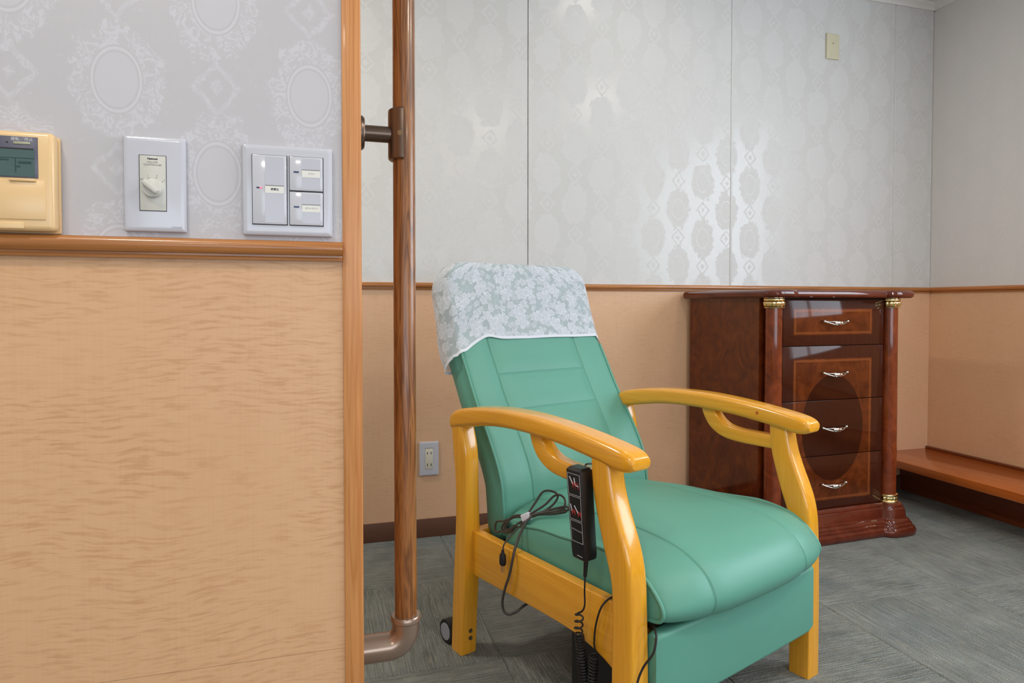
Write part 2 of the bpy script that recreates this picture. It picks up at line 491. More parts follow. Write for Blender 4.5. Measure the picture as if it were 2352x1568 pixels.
def text(name, body, size, loc, rot, mat, parent=None, extrude=0.0002, align='CENTER', sx=1.0, bold=0.0):
    cu = bpy.data.curves.new(name, 'FONT'); cu.body = body; cu.size = size; cu.align_x = align; cu.align_y = 'CENTER'
    cu.extrude = extrude; cu.offset = bold; cu.resolution_u = 3
    tmp = bpy.data.objects.new(name, cu); C.objects.link(tmp)
    dg = bpy.context.evaluated_depsgraph_get()
    me = bpy.data.meshes.new_from_object(tmp.evaluated_get(dg))
    bpy.data.objects.remove(tmp); bpy.data.curves.remove(cu)
    me.materials.clear()
    o = link(name, me, mat, parent)
    o.location = loc; o.rotation_euler = rot; o.scale = (sx, 1, 1)
    return o
FACE = (R(90), 0, 0)          # text that faces -y

# ------------------------------------------------------------------ the room shell
YB, XR, ZC = 2.491, 2.873, 2.357
XL, YR = -1.9, -2.6
YN = 0.926                     # face of the near partition
RAIL0, RAIL1 = 0.963, 0.985

floor = struct(box('floor', XL-0.1, XR+0.1, YR-0.1, YB+0.1, -0.08, -0.006, 'carpet_a'))
# 50 cm carpet tiles, ribs turned a quarter from one tile to the next
tile_me = {}
gx, gy = 1.937, 1.575
def tile_mesh(w, d, k):
    key = (round(w, 3), round(d, 3), k)
    if key not in tile_me:
        bm = bmesh.new(); add_box(bm, 0, w, 0, d, -0.0055, 0.0)
        top = [e for e in bm.edges if all(v.co.z > -0.001 for v in e.verts)]
        bmesh.ops.bevel(bm, geom=top, offset=0.0022, segments=1, affect='EDGES')
        bmesh.ops.recalc_face_normals(bm, faces=bm.faces[:])
        me = bpy.data.meshes.new('carpet_tile'); bm.to_mesh(me); bm.free()
        me.materials.append(M['carpet_a' if k else 'carpet_b']); tile_me[key] = me
    return tile_me[key]
for i in range(-8, 3):
    for j in range(-9, 3):
        x0, x1 = max(gx+0.5*i, XL), min(gx+0.5*(i+1), XR)
        y0, y1 = max(gy+0.5*j, YR), min(gy+0.5*(j+1), YB)
        if x1-x0 < 0.02 or y1-y0 < 0.02: continue
        o = bpy.data.objects.new('carpet_tile', tile_mesh(x1-x0-0.0006, y1-y0-0.0006, (i+j) % 2)); C.objects.link(o)
        o.location = (x0, y0, 0); o.parent = floor

ceiling = struct(box('ceiling', XL-0.1, XR+0.1, YR-0.1, YB+0.1, ZC, ZC+0.1, 'paint'))
wall_back = struct(box('wall_back', XL-0.1, XR+0.1, YB+0.012, YB+0.11, 0, ZC, 'paint'))
# papered panels above the rail, veneer panels below, narrow joints between them
seams = [0.04, 0.795, 1.737, 2.640, XR]
for k, (a, b) in enumerate(zip(seams, seams[1:])):
    p = box('wallpaper_panel', a+0.0015, b-0.0015, YB, YB+0.012, RAIL1-0.01, ZC-0.001, 'paper_back', wall_back, 0.0015, 1)
for a, b in ((XL, 0.04), ):
    box('wallpaper_panel', a, b-0.0015, YB, YB+0.012, RAIL1-0.01, ZC-0.001, 'paper_back', wall_back, 0.0015, 1)
for a, b in ((XL, 0.04), (0.04, XR)):
    box('veneer_panel', a+0.0006, b-0.0006, YB, YB+0.012, 0, RAIL0+0.01, 'veneer_back', wall_back, 0.0008, 1)
for a in seams[2:4]:
    box('joint_strip', a-0.0045, a+0.0045, YB-0.0030, YB+0.002, RAIL1-0.002, ZC-0.03, 'paint_dim', wall_back, 0.0015, 2)
box('joint_backing', 0.785, 0.805, YB+0.0085, YB+0.0125, RAIL1-0.002, ZC-0.03, 'joint_dark', wall_back)

wall_right = struct(bpy.data.objects.new('wall_right', None)); C.objects.link(wall_right)
# side window opening y -0.65..0.85, z 0.93..2.10
WY0, WY1, WZ0, WZ1 = -0.48, 1.28, 0.93, 2.20
def right_seg(n, y0, y1, z0, z1, mat):
    return box(n, XR, XR+0.09, y0, y1, z0, z1, mat, wall_right)
right_seg('wallpaper_panel', WY1, YB+0.11, RAIL1-0.01, ZC, 'paper_right')
right_seg('wallpaper_panel', YR-0.1, WY0, RAIL1-0.01, ZC, 'paper_right')
right_seg('wallpaper_panel', WY0, WY1, WZ1, ZC, 'paper_right')
right_seg('veneer_panel', WY1, YB+0.11, 0, RAIL0+0.012, 'veneer_right')
right_seg('veneer_panel', WY0, WY1, 0, WZ0, 'veneer_right')
right_seg('veneer_panel', YR-0.1, WY0, 0, RAIL0+0.012, 'veneer_right')

def window(name, axis, at_, a0, a1, z0, z1, nbay):
    """aluminium frame with panes in a wall opening"""
    w = struct(bpy.data.objects.new(name, None)); C.objects.link(w)
    def bx(n, p0, p1, q0, q1, d0, d1, mat):
        if axis == 'x': return box(n, p0, p1, at_+d0, at_+d1, q0, q1, mat, w)
        return box(n, at_+d0, at_+d1, p0, p1, q0, q1, mat, w)
    t = 0.035
    bx('window_frame', a0, a1, z0, z0+t, -0.02, 0.06, 'alu'); bx('window_frame', a0, a1, z1-t, z1, -0.02, 0.06, 'alu')
    for k in range(nbay+1):
        c = a0+(a1-a0)*k/nbay; c = min(max(c, a0+t/2), a1-t/2)
        bx('window_mullion', c-t/2, c+t/2, z0+t, z1-t, -0.01, 0.05, 'alu')
    for k in range(nbay):
        p0 = a0+(a1-a0)*k/nbay+t/2; p1 = a0+(a1-a0)*(k+1)/nbay-t/2
        bx('window_pane', p0+ (t/2 if k == 0 else 0), p1-(t/2 if k == nbay-1 else 0), z0+t, z1-t, 0.018, 0.024, 'pane')
    return w
window('window_1', 'y', XR+0.02, WY0, WY1, WZ0, WZ1, 2)

wall_rear = struct(bpy.data.objects.new('wall_rear', None)); C.objects.link(wall_rear)
RX0, RX1, RZ0, RZ1 = -1.05, 2.45, 0.47, 1.56
for n, x0, x1, z0, z1 in (('wallpaper_panel', XL-0.1, RX0, 0, ZC), ('wallpaper_panel', RX1, XR+0.1, 0, ZC), ('veneer_panel', RX0, RX1, 0, RZ0), ('wallpaper_panel', RX0, RX1, RZ1, ZC)):
    box(n, x0, x1, YR-0.1, YR, z0, z1, 'paint' if n[0] == 'w' else 'veneer_back', wall_rear)
window('window_2', 'x', YR-0.06, RX0, RX1, RZ0, RZ1, 4)
struct(box('wall_far_left', XL-0.1, XL, YR, YB, 0, ZC, 'paint'))

# near partition on the left, its end cased in oak
wall_left = struct(box('wall_left', XL, 0.027, YN+0.006, YN+0.24, 0, ZC, 'paint'))
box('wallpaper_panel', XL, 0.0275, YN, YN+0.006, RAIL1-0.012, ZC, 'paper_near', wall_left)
box('veneer_panel', XL, 0.0275, YN, YN+0.006, 0.421, RAIL0, 'veneer_near', wall_left)
box('veneer_panel', XL, 0.0275, YN+0.0004, YN+0.006, 0, 0.4205, 'veneer_near', wall_left)
struct(box('trim_1', 0.0275, 0.0530, YN-0.004, YN+0.244, 0, ZC, 'oak_z', None, 0.0012, 2))

def chair_rail(name, axis, a0, a1, face, out, mat):
    """moulded dado rail: round nosing above, thin fillet below"""
    prof = [(0.0, 0.0), (0.008, 0.0), (0.0085, 0.003), (0.0065, 0.0045), (0.0065, 0.0075), (0.012, 0.0085)]
    for k in range(9):
        a = R(-70+150*k/8); prof.append((0.0095+0.0075*math.cos(a), 0.0165+0.0095*math.sin(a)))
    prof += [(0.0, 0.0265)]
    rings = []
    for p in (a0, a1):
        rings.append([Vector((p, face+out*d, 0.9595+z)) if axis == 'x' else Vector((face+out*d, p, 0.9595+z)) for d, z in prof])
    return struct(loft(name, rings, mat, None, auto=50))
chair_rail('trim_2', 'x', XL, 0.0272, YN, -1, 'oak_x')
chair_rail('trim_3', 'x', XL, XR, YB, -1, 'oak_x')
chair_rail('trim_4', 'y', WY1+0.02, YB, XR, -1, 'oak_y')
struct(box('baseboard_back', XL, XR-0.17, YB-0.007, YB, 0, 0.072, 'base_brown', None, 0.002, 2))
# crown moulding
def crown(name, axis, a0, a1, face, out):
    prof = [(0, -0.028), (0.006, -0.028), (0.010, -0.018), (0.018, -0.010), (0.028, -0.006), (0.030, 0.0), (0, 0)]
    rings = [[Vector((p, face+out*d, ZC+z)) if axis == 'x' else Vector((face+out*d, p, ZC+z)) for d, z in prof] for p in (a0, a1)]
    return struct(loft(name, rings, 'paint', None, auto=60))
crown('trim_5', 'x', XL, XR, YB, -1); crown('trim_6', 'y', YR, YB, XR, -1)

# recessed ceiling lights, and matching fixtures for the added fill lamps
for k, (lx, ly) in enumerate(LAMPS):
    names = ['round ceiling downlight between the armchair and the back wall', 'round ceiling downlight near the side window', 'round ceiling downlight above the near partition panel',
             'round ceiling downlight close to the rear windows, beside the partition side', 'round ceiling downlight close to the middle of the rear windows', 'round downlight added as fill in front of the side window, nearest the chest of drawers', 'round downlight added as fill in the bay behind the near partition']
    d = empty('ceiling_downlight', (lx, ly, ZC), 0, names[k], 'light', 'ceiling downlights')
    lathe('trim_ring', [(0.128, -0.001), (0.150, -0.001), (0.150, -0.006), (0.142, -0.012), (0.128, -0.010)], 0, 0, 'paint', d, 28)
    lathe('lamp_lens', [(0.0, -0.003), (0.126, -0.003), (0.126, -0.0045), (0.0, -0.0045)], 0, 0, 'lamp_face', d, 28)

# ------------------------------------------------------------------ low ledge along the right wall
ledge = empty('wall_ledge', (XR, 1.9, 0), 0, 'low reddish wooden ledge running along the wall beside the chest of drawers', 'ledge')
def lb(n, x0, x1, z0, z1, mat, bev): return box(n, x0-XR, x1-XR, WY0-1.9, YB-0.001-1.9, z0, z1, mat, ledge, bev)
lb('ledge_board', 2.503, XR-0.001, 0.158, 0.193, 'ledge', 0.002)
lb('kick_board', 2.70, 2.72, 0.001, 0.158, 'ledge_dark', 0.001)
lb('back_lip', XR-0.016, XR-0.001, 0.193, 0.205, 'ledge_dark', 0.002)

# ------------------------------------------------------------------ things on the near wall
# air conditioner controller
W = YN
ac = empty('wall_controller', (-0.37, W, 1.046), 0, 'yellowed air conditioner wall controller with a small grey display', 'controller')
def loc_box(n, root, x0, x1, y0, y1, z0, z1, mat, bev=0.0, seg=2):
    L = root.location
    return box(n, x0-L.x, x1-L.x, y0-L.y, y1-L.y, z0-L.z, z1-L.z, mat, root, bev, seg)
loc_box('back_plate', ac, -0.440, -0.3065, W-0.006, W-0.0002, 0.9865, 1.104, 'yellowed', 0.002)
loc_box('housing', ac, -0.440, -0.3068, W-0.024, W-0.006, 0.988, 1.1055, 'yellowed', 0.006, 4)
loc_box('door_flap', ac, -0.440, -0.3155, W-0.0255, W-0.023, 1.001, 1.0478, 'yellowed', 0.0012)
loc_box('flap_lip', ac, -0.352, -0.3245, W-0.0285, W-0.0250, 1.0455, 1.0490, 'yellowed', 0.0012)
loc_box('bottom_latch', ac, -0.42, -0.338, W-0.0252, W-0.0235, 0.990, 0.998, 'yellowed', 0.0008)
dp = loc_box('display_panel', ac, -0.42, -0.3228, W-0.0250, W-0.0235, 1.0500, 1.0985, 'slate', 0.0006)
def sub_box(n, part, root, x0, x1, y0, y1, z0, z1, mat, bev=0.0):
    L = root.location
    return box(n, x0-L.x, x1-L.x, y0-L.y, y1-L.y, z0-L.z, z1-L.z, mat, part, bev)
sub_box('screen', dp, ac, -0.416, -0.3262, W-0.0255, W-0.0248, 1.0515, 1.0832, 'lcd')
sub_box('screen_edge', dp, ac, -0.416, -0.3270, W-0.0258, W-0.0254, 1.0832, 1.0847, 'ink')
for (x0, x1, z0, z1) in ((-0.416, -0.3262, 1.0726, 1.0733), (-0.3457, -0.3449, 1.0555, 1.0726), (-0.3425, -0.3295, 1.0665, 1.0692), (-0.416, -0.352, 1.0695, 1.0712), (-0.3445, -0.3405, 1.0620, 1.0640)):
    sub_box('screen_segment', dp, ac, x0, x1, W-0.0258, W-0.0254, z0, z1, 'lcd_ink')
sub_box('run_key', dp, ac, -0.3470, -0.3300, W-0.0262, W-0.0246, 1.0892, 1.0922, 'olive_key', 0.0008)
sub_box('indicator', dp, ac, -0.3545, -0.3525, W-0.0255, W-0.0246, 1.0900, 1.0918, 'ink', 0.0004)
text('lettering', '運転／停止', 0.0046, (-0.3385+0.37, -0.0252, 1.0950-1.046), FACE, 'ink_white', ac, 0.00015)

# volume controller
vc = empty('volume_control_plate', (-0.2025, W, 1.052), 0, 'white wall plate with a round volume controller knob', 'wall control')
def plate(n, root, x0, x1, z0, z1, hole=None, mat='white_plastic'):
    L = root.location
    bm = bmesh.new()
    rings = []
    cx, cz, hw, hh = (x0+x1)/2-L.x, (z0+z1)/2-L.z, (x1-x0)/2, (z1-z0)/2
    for ins, y in ((0.0006, -0.0002), (0.0, -0.003), (0.0, -0.0055), (0.001, -0.0075), (0.003, -0.0088), (0.006, -0.0092)):
        rings.append([Vector((cx+a, y, cz+b)) for a, b in rrect(hw-ins, hh-ins, 0.002, 3)])
    add_loft(bm, rings)
    return from_bm(n, bm, mat, root, True, 30)
plate('cover_plate', vc, -0.2375, -0.1665, 0.9925, 1.1125)
loc_box('recess_edge', vc, -0.2195, -0.1885, W-0.0096, W-0.0085, 1.0183, 1.0885, 'shadow_gap')
insert = loc_box('control_panel', vc, -0.2187, -0.1891, W-0.0103, W-0.0085, 1.0190, 1.0878, 'warm_grey', 0.0004)
kx, kz = -0.2038, 1.0465
bm = bmesh.new()
rings = [[Vector((kx+0.2025+r*math.cos(2*math.pi*k/36), y, kz-1.052+r*math.sin(2*math.pi*k/36))) for k in range(36)] for r, y in ((0.0122, -0.0102), (0.0122, -0.0112), (0.0116, -0.0118), (0.0108, -0.0160), (0.0095, -0.0166))]
add_loft(bm, rings)
dial = from_bm('dial', bm, 'warm_grey', vc, True, 35)
rotm = Matrix.Rotation(R(40), 3, 'Y')
kp = Vector((kx+0.2025, 0, kz-1.052))
bm = bmesh.new(); add_box(bm, kp.x-0.0125, kp.x+0.0095, -0.0235, -0.0150, kp.z-0.0036, kp.z+0.0036, 0.0022, 3, rotm, kp)
from_bm('pointer_grip', bm, 'warm_grey', dial, True, 40)
text('lettering', 'National', 0.0034, (-0.2040+0.2025, -0.0104, 1.0838-1.052), FACE, 'ink', vc, 0.0001, bold=0.00012)
text('lettering', 'VOLUME', 0.0032, (-0.2042+0.2025, -0.0104, 1.0795-1.052), FACE, 'ink_grey', vc, 0.0001)
text('lettering', 'CONTROLLER', 0.0032, (-0.2040+0.2025, -0.0104, 1.0762-1.052), FACE, 'ink_grey', vc, 0.0001)
for s, ang in (('OFF', 140), ('1', 110), ('2', 74), ('3', 40)):
    for body, rad, sz, mt in ((s, 0.0170, 0.0030, 'ink_grey'), ('•', 0.0140, 0.0042, 'ink')):
        text('lettering', body, sz, (kx+0.2025+rad*math.cos(R(ang)), -0.0104, kz-1.052+rad*math.sin(R(ang))), FACE, mt, vc, 0.0001)
text('lettering', 'National', 0.0034, (-0.1770+0.2025, -0.0094, 0.9990-1.052), FACE, 'ink_faint', vc, 0.0001)

# light switches
sw = empty('light_switch_plate', (-0.0425, W, 1.052), 0, 'wide white switch plate with one tall key and two half keys', 'switch')
plate('cover_plate', sw, -0.0995, 0.0142, 0.992, 1.1115)
def key(x0, x1, z0, z1, cap, lamp, lab, bold, faint=False):
    loc_box('key_gap', sw, x0-0.0007, x1+0.0009, W-0.0098, W-0.0085, z0-0.0009, z1+0.0006, 'shadow_gap')
    k = loc_box('switch_key', sw, x0, x1, W-0.0120, W-0.0085, z0, z1, 'white_switch', 0.0009, 2)
    w = x1-x0; cz = (z0+z1)/2
    sub_box('key_insert', k, sw, x0+w*0.37, x0+w*0.92, W-0.01225, W-0.0115, z0+0.002, z1-0.002, 'key_insert')
    sub_box('label_window', k, sw, x0+w*0.37, x0+w*0.92, W-0.01245, W-0.0118, cz-0.0045, cz+0.0052, 'label_paper')
    sub_box('label_slot', k, sw, x0+w*0.37, x0+w*0.92, W-0.01255, W-0.0118, cz+0.0048, cz+0.0058, 'ink_grey')
    sub_box('indicator', k, sw, x0+w*0.12, x0+w*0.28, W-0.01235, W-0.0115, cz+0.0010, cz+0.0030, 'blue_window')
    if lamp: sub_box('indicator_lamp', k, sw, x0+w*0.21, x0+w*0.275, W-0.01255, W-0.0115, cz+0.0010, cz+0.0030, 'pink_lamp')
    text('lettering', cap, lab, (x0+w*0.655+0.0425, -0.01252, cz+0.0004-1.052), FACE, 'ink_grey' if faint else 'ink', k, 0.0001, bold=bold)
key(-0.0868, -0.0442, 1.0066, 1.0972, '換気扇', True, 0.0033, 0.00012)
key(-0.0405, 0.0018, 1.0524, 1.0972, 'トイレ', False, 0.0028, 0.0)
key(-0.0405, 0.0018, 1.0066, 1.0506, 'ダウンライト', False, 0.0028, 0.0, True)

# ------------------------------------------------------------------ vertical handrail
PX, PY, PR = 0.1283, 1.06, 0.0179
hr = empty('grab_rail', (PX, PY, 0), 0, 'vertical round oak grab rail on bronze brackets at the partition end', 'handrail')
lathe('pole', [(PR, 0.3837), (PR, 2.20), (PR*0.9, 2.205)], 0, 0, 'pole', hr, 40)
ex = 0.0532-PX                # casing face in local x
# bracket: wall flange, arm, half-shell saddle, screw
bm = bmesh.new()
rings = [[Vector((ex+x, r*0.80*math.cos(a), 1.1723+r*math.sin(a))) for a in [2*math.pi*k/32 for k in range(32)]] for x, r in ((0.0002, 0.027), (0.009, 0.027), (0.0125, 0.024), (0.013, 0.015))]
add_loft(bm, rings)
br = from_bm('rail_bracket', bm, 'bronze', hr, True, 40)
bm = bmesh.new(); add_tube(bm, [(ex+0.004, 0, 1.1723), (ex+0.03, 0, 1.1723), (-0.022, 0, 1.1723), (-0.017, 0, 1.1723)], 0.0128, 24)
from_bm('bracket_arm', bm, 'bronze', br, True, 45)
rings = []
for z, ro in ((1.1318, 0.0215), (1.1337, 0.0235), (1.1374, 0.024), (1.2072, 0.024), (1.2109, 0.0235), (1.2128, 0.0215)):
    ring = []
    for k in range(25):
        a = R(98+164*k/24); ring.append(Vector((ro*math.cos(a)*1.06, ro*math.sin(a), z)))
    for k in range(25):
        a = R(262-164*k/24); ring.append(Vector((PR*1.003*math.cos(a), PR*1.003*math.sin(a), z)))
    rings.append(ring)
loft('bracket_saddle', rings, 'bronze', br, auto=35)
sa = R(250)
bm = bmesh.new(); p0 = Vector((0.0238*math.cos(sa)*1.06, 0.0238*math.sin(sa), 1.1714)); dn = Vector((math.cos(sa), math.sin(sa), 0))
add_tube(bm, [p0-dn*0.002, p0+dn*0.0008], 0.0042, 14)
from_bm('bracket_screw', bm, 'steel', br, True, 40)
# bottom elbow back to the wall
def arc(cx, cz, r, a0, a1, n=14):
    return [(cx+r*math.cos(R(a0+(a1-a0)*k/n)), 0, cz+r*math.sin(R(a0+(a1-a0)*k/n))) for k in range(n+1)]
path = [(0, 0, 0.3884), (0, 0, 0.3750)] + arc(-0.0285, 0.3720, 0.0285, 0, -90) + [(-0.045, 0, 0.3435), (ex+0.0015, 0, 0.3435)]
bm = bmesh.new(); add_tube(bm, path, 0.0222, 30)
eb = from_bm('rail_elbow', bm, 'elbow', hr, True, 45)
lathe('elbow_collar', [(0.0195, 0.3931), (0.0228, 0.3931), (0.0245, 0.3903), (0.0245, 0.3846), (0.0225, 0.3827), (0.0195, 0.3827)], 0, 0, 'elbow', eb, 36)
# top elbow, above the view
path = [(0, 0, 2.19), (0, 0, 2.20)] + arc(-0.045, 2.20, 0.045, 0, 90) + [(-0.06, 0, 2.245), (ex+0.0015, 0, 2.245)]
bm = bmesh.new(); add_tube(bm, path, 0.0222, 24); from_bm('rail_elbow', bm, 'elbow', hr, True, 45)

# ------------------------------------------------------------------ socket and blank plate on the back wall
so = empty('wall_socket', (0.392, YB, 0.306), 0, 'white double wall socket low on the veneer panel behind the grab rail', 'socket')
plate('cover_plate', so, 0.355, 0.430, 0.2405, 0.3715)
fc = loc_box('socket_face', so, 0.3775, 0.4075, YB-0.0105, YB-0.0085, 0.2660, 0.3460, 'socket_face', 0.0015)
for zz in (0.328, 0.283):
    for xx in (0.3855, 0.3995):
        sub_box('socket_slot', fc, so, xx-0.0014, xx+0.0014, YB-0.0108, YB-0.0095, zz-0.005, zz+0.005, 'ink')
sub_box('recess_shadow', fc, so, 0.3772, 0.4078, YB-0.0096, YB-0.0088, 0.3440, 0.3480, 'ink_grey')
bp = empty('blank_plate', (2.268, YB, 2.092), 0, 'small ivory blank wall plate high on the wallpaper', 'wall plate')
plate('cover_plate', bp, 2.233, 2.304, 2.033, 2.150, mat='ivory')
bm = bmesh.new(); add_tube(bm, [(0, -0.0088, 0.012), (0, -0.0098, 0.012)], 0.003, 12); from_bm('plate_screw', bm, 'steel', bp, True, 40)

# ------------------------------------------------------------------ chest of drawers
chest = empty('chest_of_drawers', (1.540, 2.462, 0), R(2.2), 'glossy mahogany chest of drawers with columns and gilt capitals', 'chest')
XC = (0.045, 0.605); SC = 0.435
def plan(d, n=60):
    """outline from the back left corner round the front (breaking forward at the columns) to the back right corner"""
    H = 0.038+d
    pts = [(-0.023-d, 0.0), (-0.006-d, -0.22)]
    xs = []
    l, r = XC[0]-H, XC[1]+H
    for k in range(n+1):
        t = k/n
        xs.append(l + (r-l)*t)
    # denser near the blocks
    dense = []
    for xc in XC:
        dense += [xc+H*math.sin(R(-90+180*k/24)) for k in range(25)]
    mid = [XC[0]+H+ (XC[1]-XC[0]-2*H)*k/12 for k in range(1, 12)]
    for x in sorted(dense+mid):
        s = 0.447+d if XC[0] < x < XC[1] else 0.0
        for xc in XC:
            q = abs(x-xc)/H
            if q <= 1.0: s = max(s, SC+H*(max(0.0, 1-q**3.2))**(1/3.2))
        pts.append((x, -s))
    pts += [(0.649+d, -0.22), (0.655+d, 0.0)]
    return pts
def around(prof): return [[Vector((x, y, z)) for x, y in plan(d)] for d, z in prof]
loft('plinth', around([(0.046, 0.001), (0.050, 0.006), (0.052, 0.014), (0.051, 0.024), (0.046, 0.033), (0.0415, 0.035), (0.0410, 0.038), (0.038, 0.045), (0.034, 0.047), (0.0335, 0.050), (0.029, 0.058), (0.022, 0.062), (0.020, 0.066), (0.017, 0.092), (0.015, 0.096), (0.0145, 0.099), (0.011, 0.103), (0.0105, 0.106), (0.008, 0.114), (0.002, 0.119)]), 'mahog_red', chest, auto=28)
loft('top_slab', around([(0.010, 0.925), (0.026, 0.9265), (0.033, 0.932), (0.035, 0.940), (0.033, 0.948), (0.026, 0.954), (0.020, 0.9555)]), 'mahog_red', chest, auto=30)
# carcass
pl = [(-0.023, 0.0), (0.008, -0.40), (0.642, -0.40), (0.655, 0.0)]
loft('carcass', [[Vector((x, y, z)) for x, y in pl] for z in (0.117, 0.927)], 'mahog_burl', chest)
box('front_rail', 0.078, 0.572, -0.425, -0.395, 0.118, 0.926, 'dark_gap', chest)
for xc, nm in zip(XC, ('l', 'r')):
    col = lathe('column', [(0.031, 0.118), (0.031, 0.16), (0.0315, 0.40), (0.0300, 0.70), (0.0295, 0.926)], xc, -SC, 'column', chest, 40)
    fl = lambda a, z: 0.035*math.cos(a*16)
    lathe('capital', [(0.030, 0.888), (0.0365, 0.8885), (0.0375, 0.8915), (0.0355, 0.8945), (0.0350, 0.8955)], xc, -SC, 'gold', col, 40)
    lathe('capital', [(0.0345, 0.8950), (0.0365, 0.900), (0.0378, 0.908), (0.0365, 0.914), (0.0345, 0.9155)], xc, -SC, 'gold', col, 96, fl, auto=80)
    lathe('capital', [(0.0345, 0.915), (0.0378, 0.9165), (0.0385, 0.920), (0.0375, 0.9238), (0.034, 0.9245)], xc, -SC, 'gold', col, 40)
    lathe('column_base', [(0.032, 0.1185), (0.0385, 0.119), (0.0395, 0.1225), (0.0385, 0.126), (0.0360, 0.1275)], xc, -SC, 'gold', col, 40)
    lathe('column_base', [(0.0355, 0.127), (0.0370, 0.131), (0.0372, 0.138), (0.0355, 0.142)], xc, -SC, 'gold', col, 96, fl, auto=80)
    lathe('column_base', [(0.0350, 0.1415), (0.0380, 0.1425), (0.0388, 0.1465), (0.0375, 0.1505), (0.0315, 0.152)], xc, -SC, 'gold', col, 40)

def handle_mesh():
    bm = bmesh.new()
    def bow(dz, dy):
        return catmull([(-0.055, -0.010, 0.0), (-0.040, -0.018-dy, -0.003+dz*0.4), (-0.015, -0.024-dy, -0.006+dz), (0.0, -0.026-dy, -0.007+dz), (0.015, -0.024-dy, -0.006+dz), (0.040, -0.018-dy, -0.003+dz*0.4), (0.055, -0.010, 0.0)], 6)
    add_tube(bm, bow(0.0055, 0.0), 0.0021, 8); add_tube(bm, bow(-0.0055, 0.0), 0.0021, 8)
    for sx in (-1, 1):
        add_tube(bm, [(sx*0.056, 0.0, 0.0008), (sx*0.056, -0.012, 0.0008)], 0.0032, 10)
        r = bmesh.ops.create_icosphere(bm, subdivisions=2, radius=0.0056); bmesh.ops.translate(bm, verts=r['verts'], vec=(sx*0.056, -0.012, 0.001))
    r = bmesh.ops.create_icosphere(bm, subdivisions=3, radius=1.0)
    for v in r['verts']: v.co = Vector((v.co.x*0.012, -0.026+v.co.y*0.0055, -0.006+v.co.z*0.0085))
    for k in (-1, 1):
        r = bmesh.ops.create_icosphere(bm, subdivisions=2, radius=1.0)
        for v in r['verts']: v.co = Vector((k*0.014+v.co.x*0.006, -0.0255+v.co.y*0.004, -0.006+v.co.z*0.006))
    bmesh.ops.recalc_face_normals(bm, faces=bm.faces[:])
    me = bpy.data.meshes.new('handle'); bm.to_mesh(me); bm.free()
    for p in me.polygons: p.use_smooth = True
    me.materials.append(M['nickel']); return me
hme = handle_mesh()
for z0, z1, hz in ((0.7465, 0.9215, 0.837), (0.5385, 0.7440, 0.641), (0.3255, 0.5360, 0.432), (0.1215, 0.3230, 0.216)):
    d = box('drawer', 0.081, 0.5655, -0.442, -0.424, z0, z1, 'drawer', chest, 0.0012, 2)
    h = bpy.data.objects.new('handle', hme); C.objects.link(h); h.parent = d; h.location = (0.3185, -0.442, hz)

# ------------------------------------------------------------------ armchair
CO, CR = Vector((0.335, 1.614, 0.0)), R(20.2)
chair = empty('armchair', CO, CR, 'green vinyl recliner armchair with golden wooden arms and legs', 'armchair')
def P(u, v, z): return Vector((u, -v, z))     # u across, v towards the front
UW = 0.66
top_t = sm([(-0.052, 0.6130), (-0.03, 0.6275), (0.0, 0.6365), (0.05, 0.6455), (0.12, 0.6535), (0.18, 0.6575), (0.26, 0.6590), (0.32, 0.6570), (0.39, 0.6520), (0.47, 0.6435), (0.53, 0.6350), (0.565, 0.6285), (0.590, 0.6230)])
bot_t = sm([(-0.052, 0.577), (0.0, 0.588), (0.067, 0.6005), (0.12, 0.609), (0.184, 0.6145), (0.26, 0.616), (0.30, 0.6145), (0.35, 0.613), (0.40, 0.609), (0.475, 0.600), (0.515, 0.5945), (0.54, 0.5895), (0.57, 0.5885), (0.590, 0.591)])

def mirror(rings):
    return [[Vector((UW-p.x, p.y, p.z)) for p in r] for r in rings]
def arm_rings():
    st = [-0.0515, -0.0495, -0.044] + [-0.035+0.0125*k for k in range(45)] + [0.535, 0.545, 0.552, 0.558, 0.564, 0.570, 0.575, 0.580, 0.583, 0.5845, 0.5855, 0.586]
    st = sorted(set(round(s, 4) for s in st)); rings = []
    V0, V1 = 0.550, 0.586
    for s in st:
        hw = 0.031; zt, zb = interp(top_t, s), interp(bot_t, s)
        if s > V0:
            q = (s-V0)/(V1-V0); k = math.sqrt(max(0.0, 1-q**2.4))
            hw = 0.031*(0.74+0.26*k)
            mid = (zt+zb)/2; hh = (zt-zb)/2*(0.55+0.45*math.sqrt(max(0.0, 1-q**2.6)))
            zt, zb = mid+hh, mid-hh
        if s < -0.046:
            q = (-0.046-s)/0.0055; mid = (zt+zb)/2; hw -= 0.003*q; zt -= 0.003*q; zb += 0.003*q
        hh = (zt-zb)/2; cz = (zt+zb)/2
        rings.append([P(0.0275+a, s, cz+b) for a, b in rrect(hw, hh, 0.0125, 6)])
    return rings
def front_leg_rings():
    bt = sm([(0.0, 0.537), (0.20, 0.537), (0.283, 0.537), (0.33, 0.535), (0.381, 0.530), (0.448, 0.507), (0.519, 0.486), (0.56, 0.479), (0.60, 0.476)])
    ft = sm([(0.0, 0.588), (0.20, 0.588), (0.30, 0.588), (0.36, 0.587), (0.40, 0.5835), (0.43, 0.577), (0.46, 0.5665), (0.50, 0.5495), (0.547, 0.533), (0.60, 0.523)])
    rings = []
    for k in range(49):
        z = 0.0005+0.602*k/48
        b, f = interp(bt, z), interp(ft, z)
        r = 0.003+0.006*min(1, max(0, (z-0.20)/0.15))
        rings.append([P(0.0235+a, (b+f)/2+c, z) for a, c in rrect(0.0235, (f-b)/2, r, 4)])
    return rings
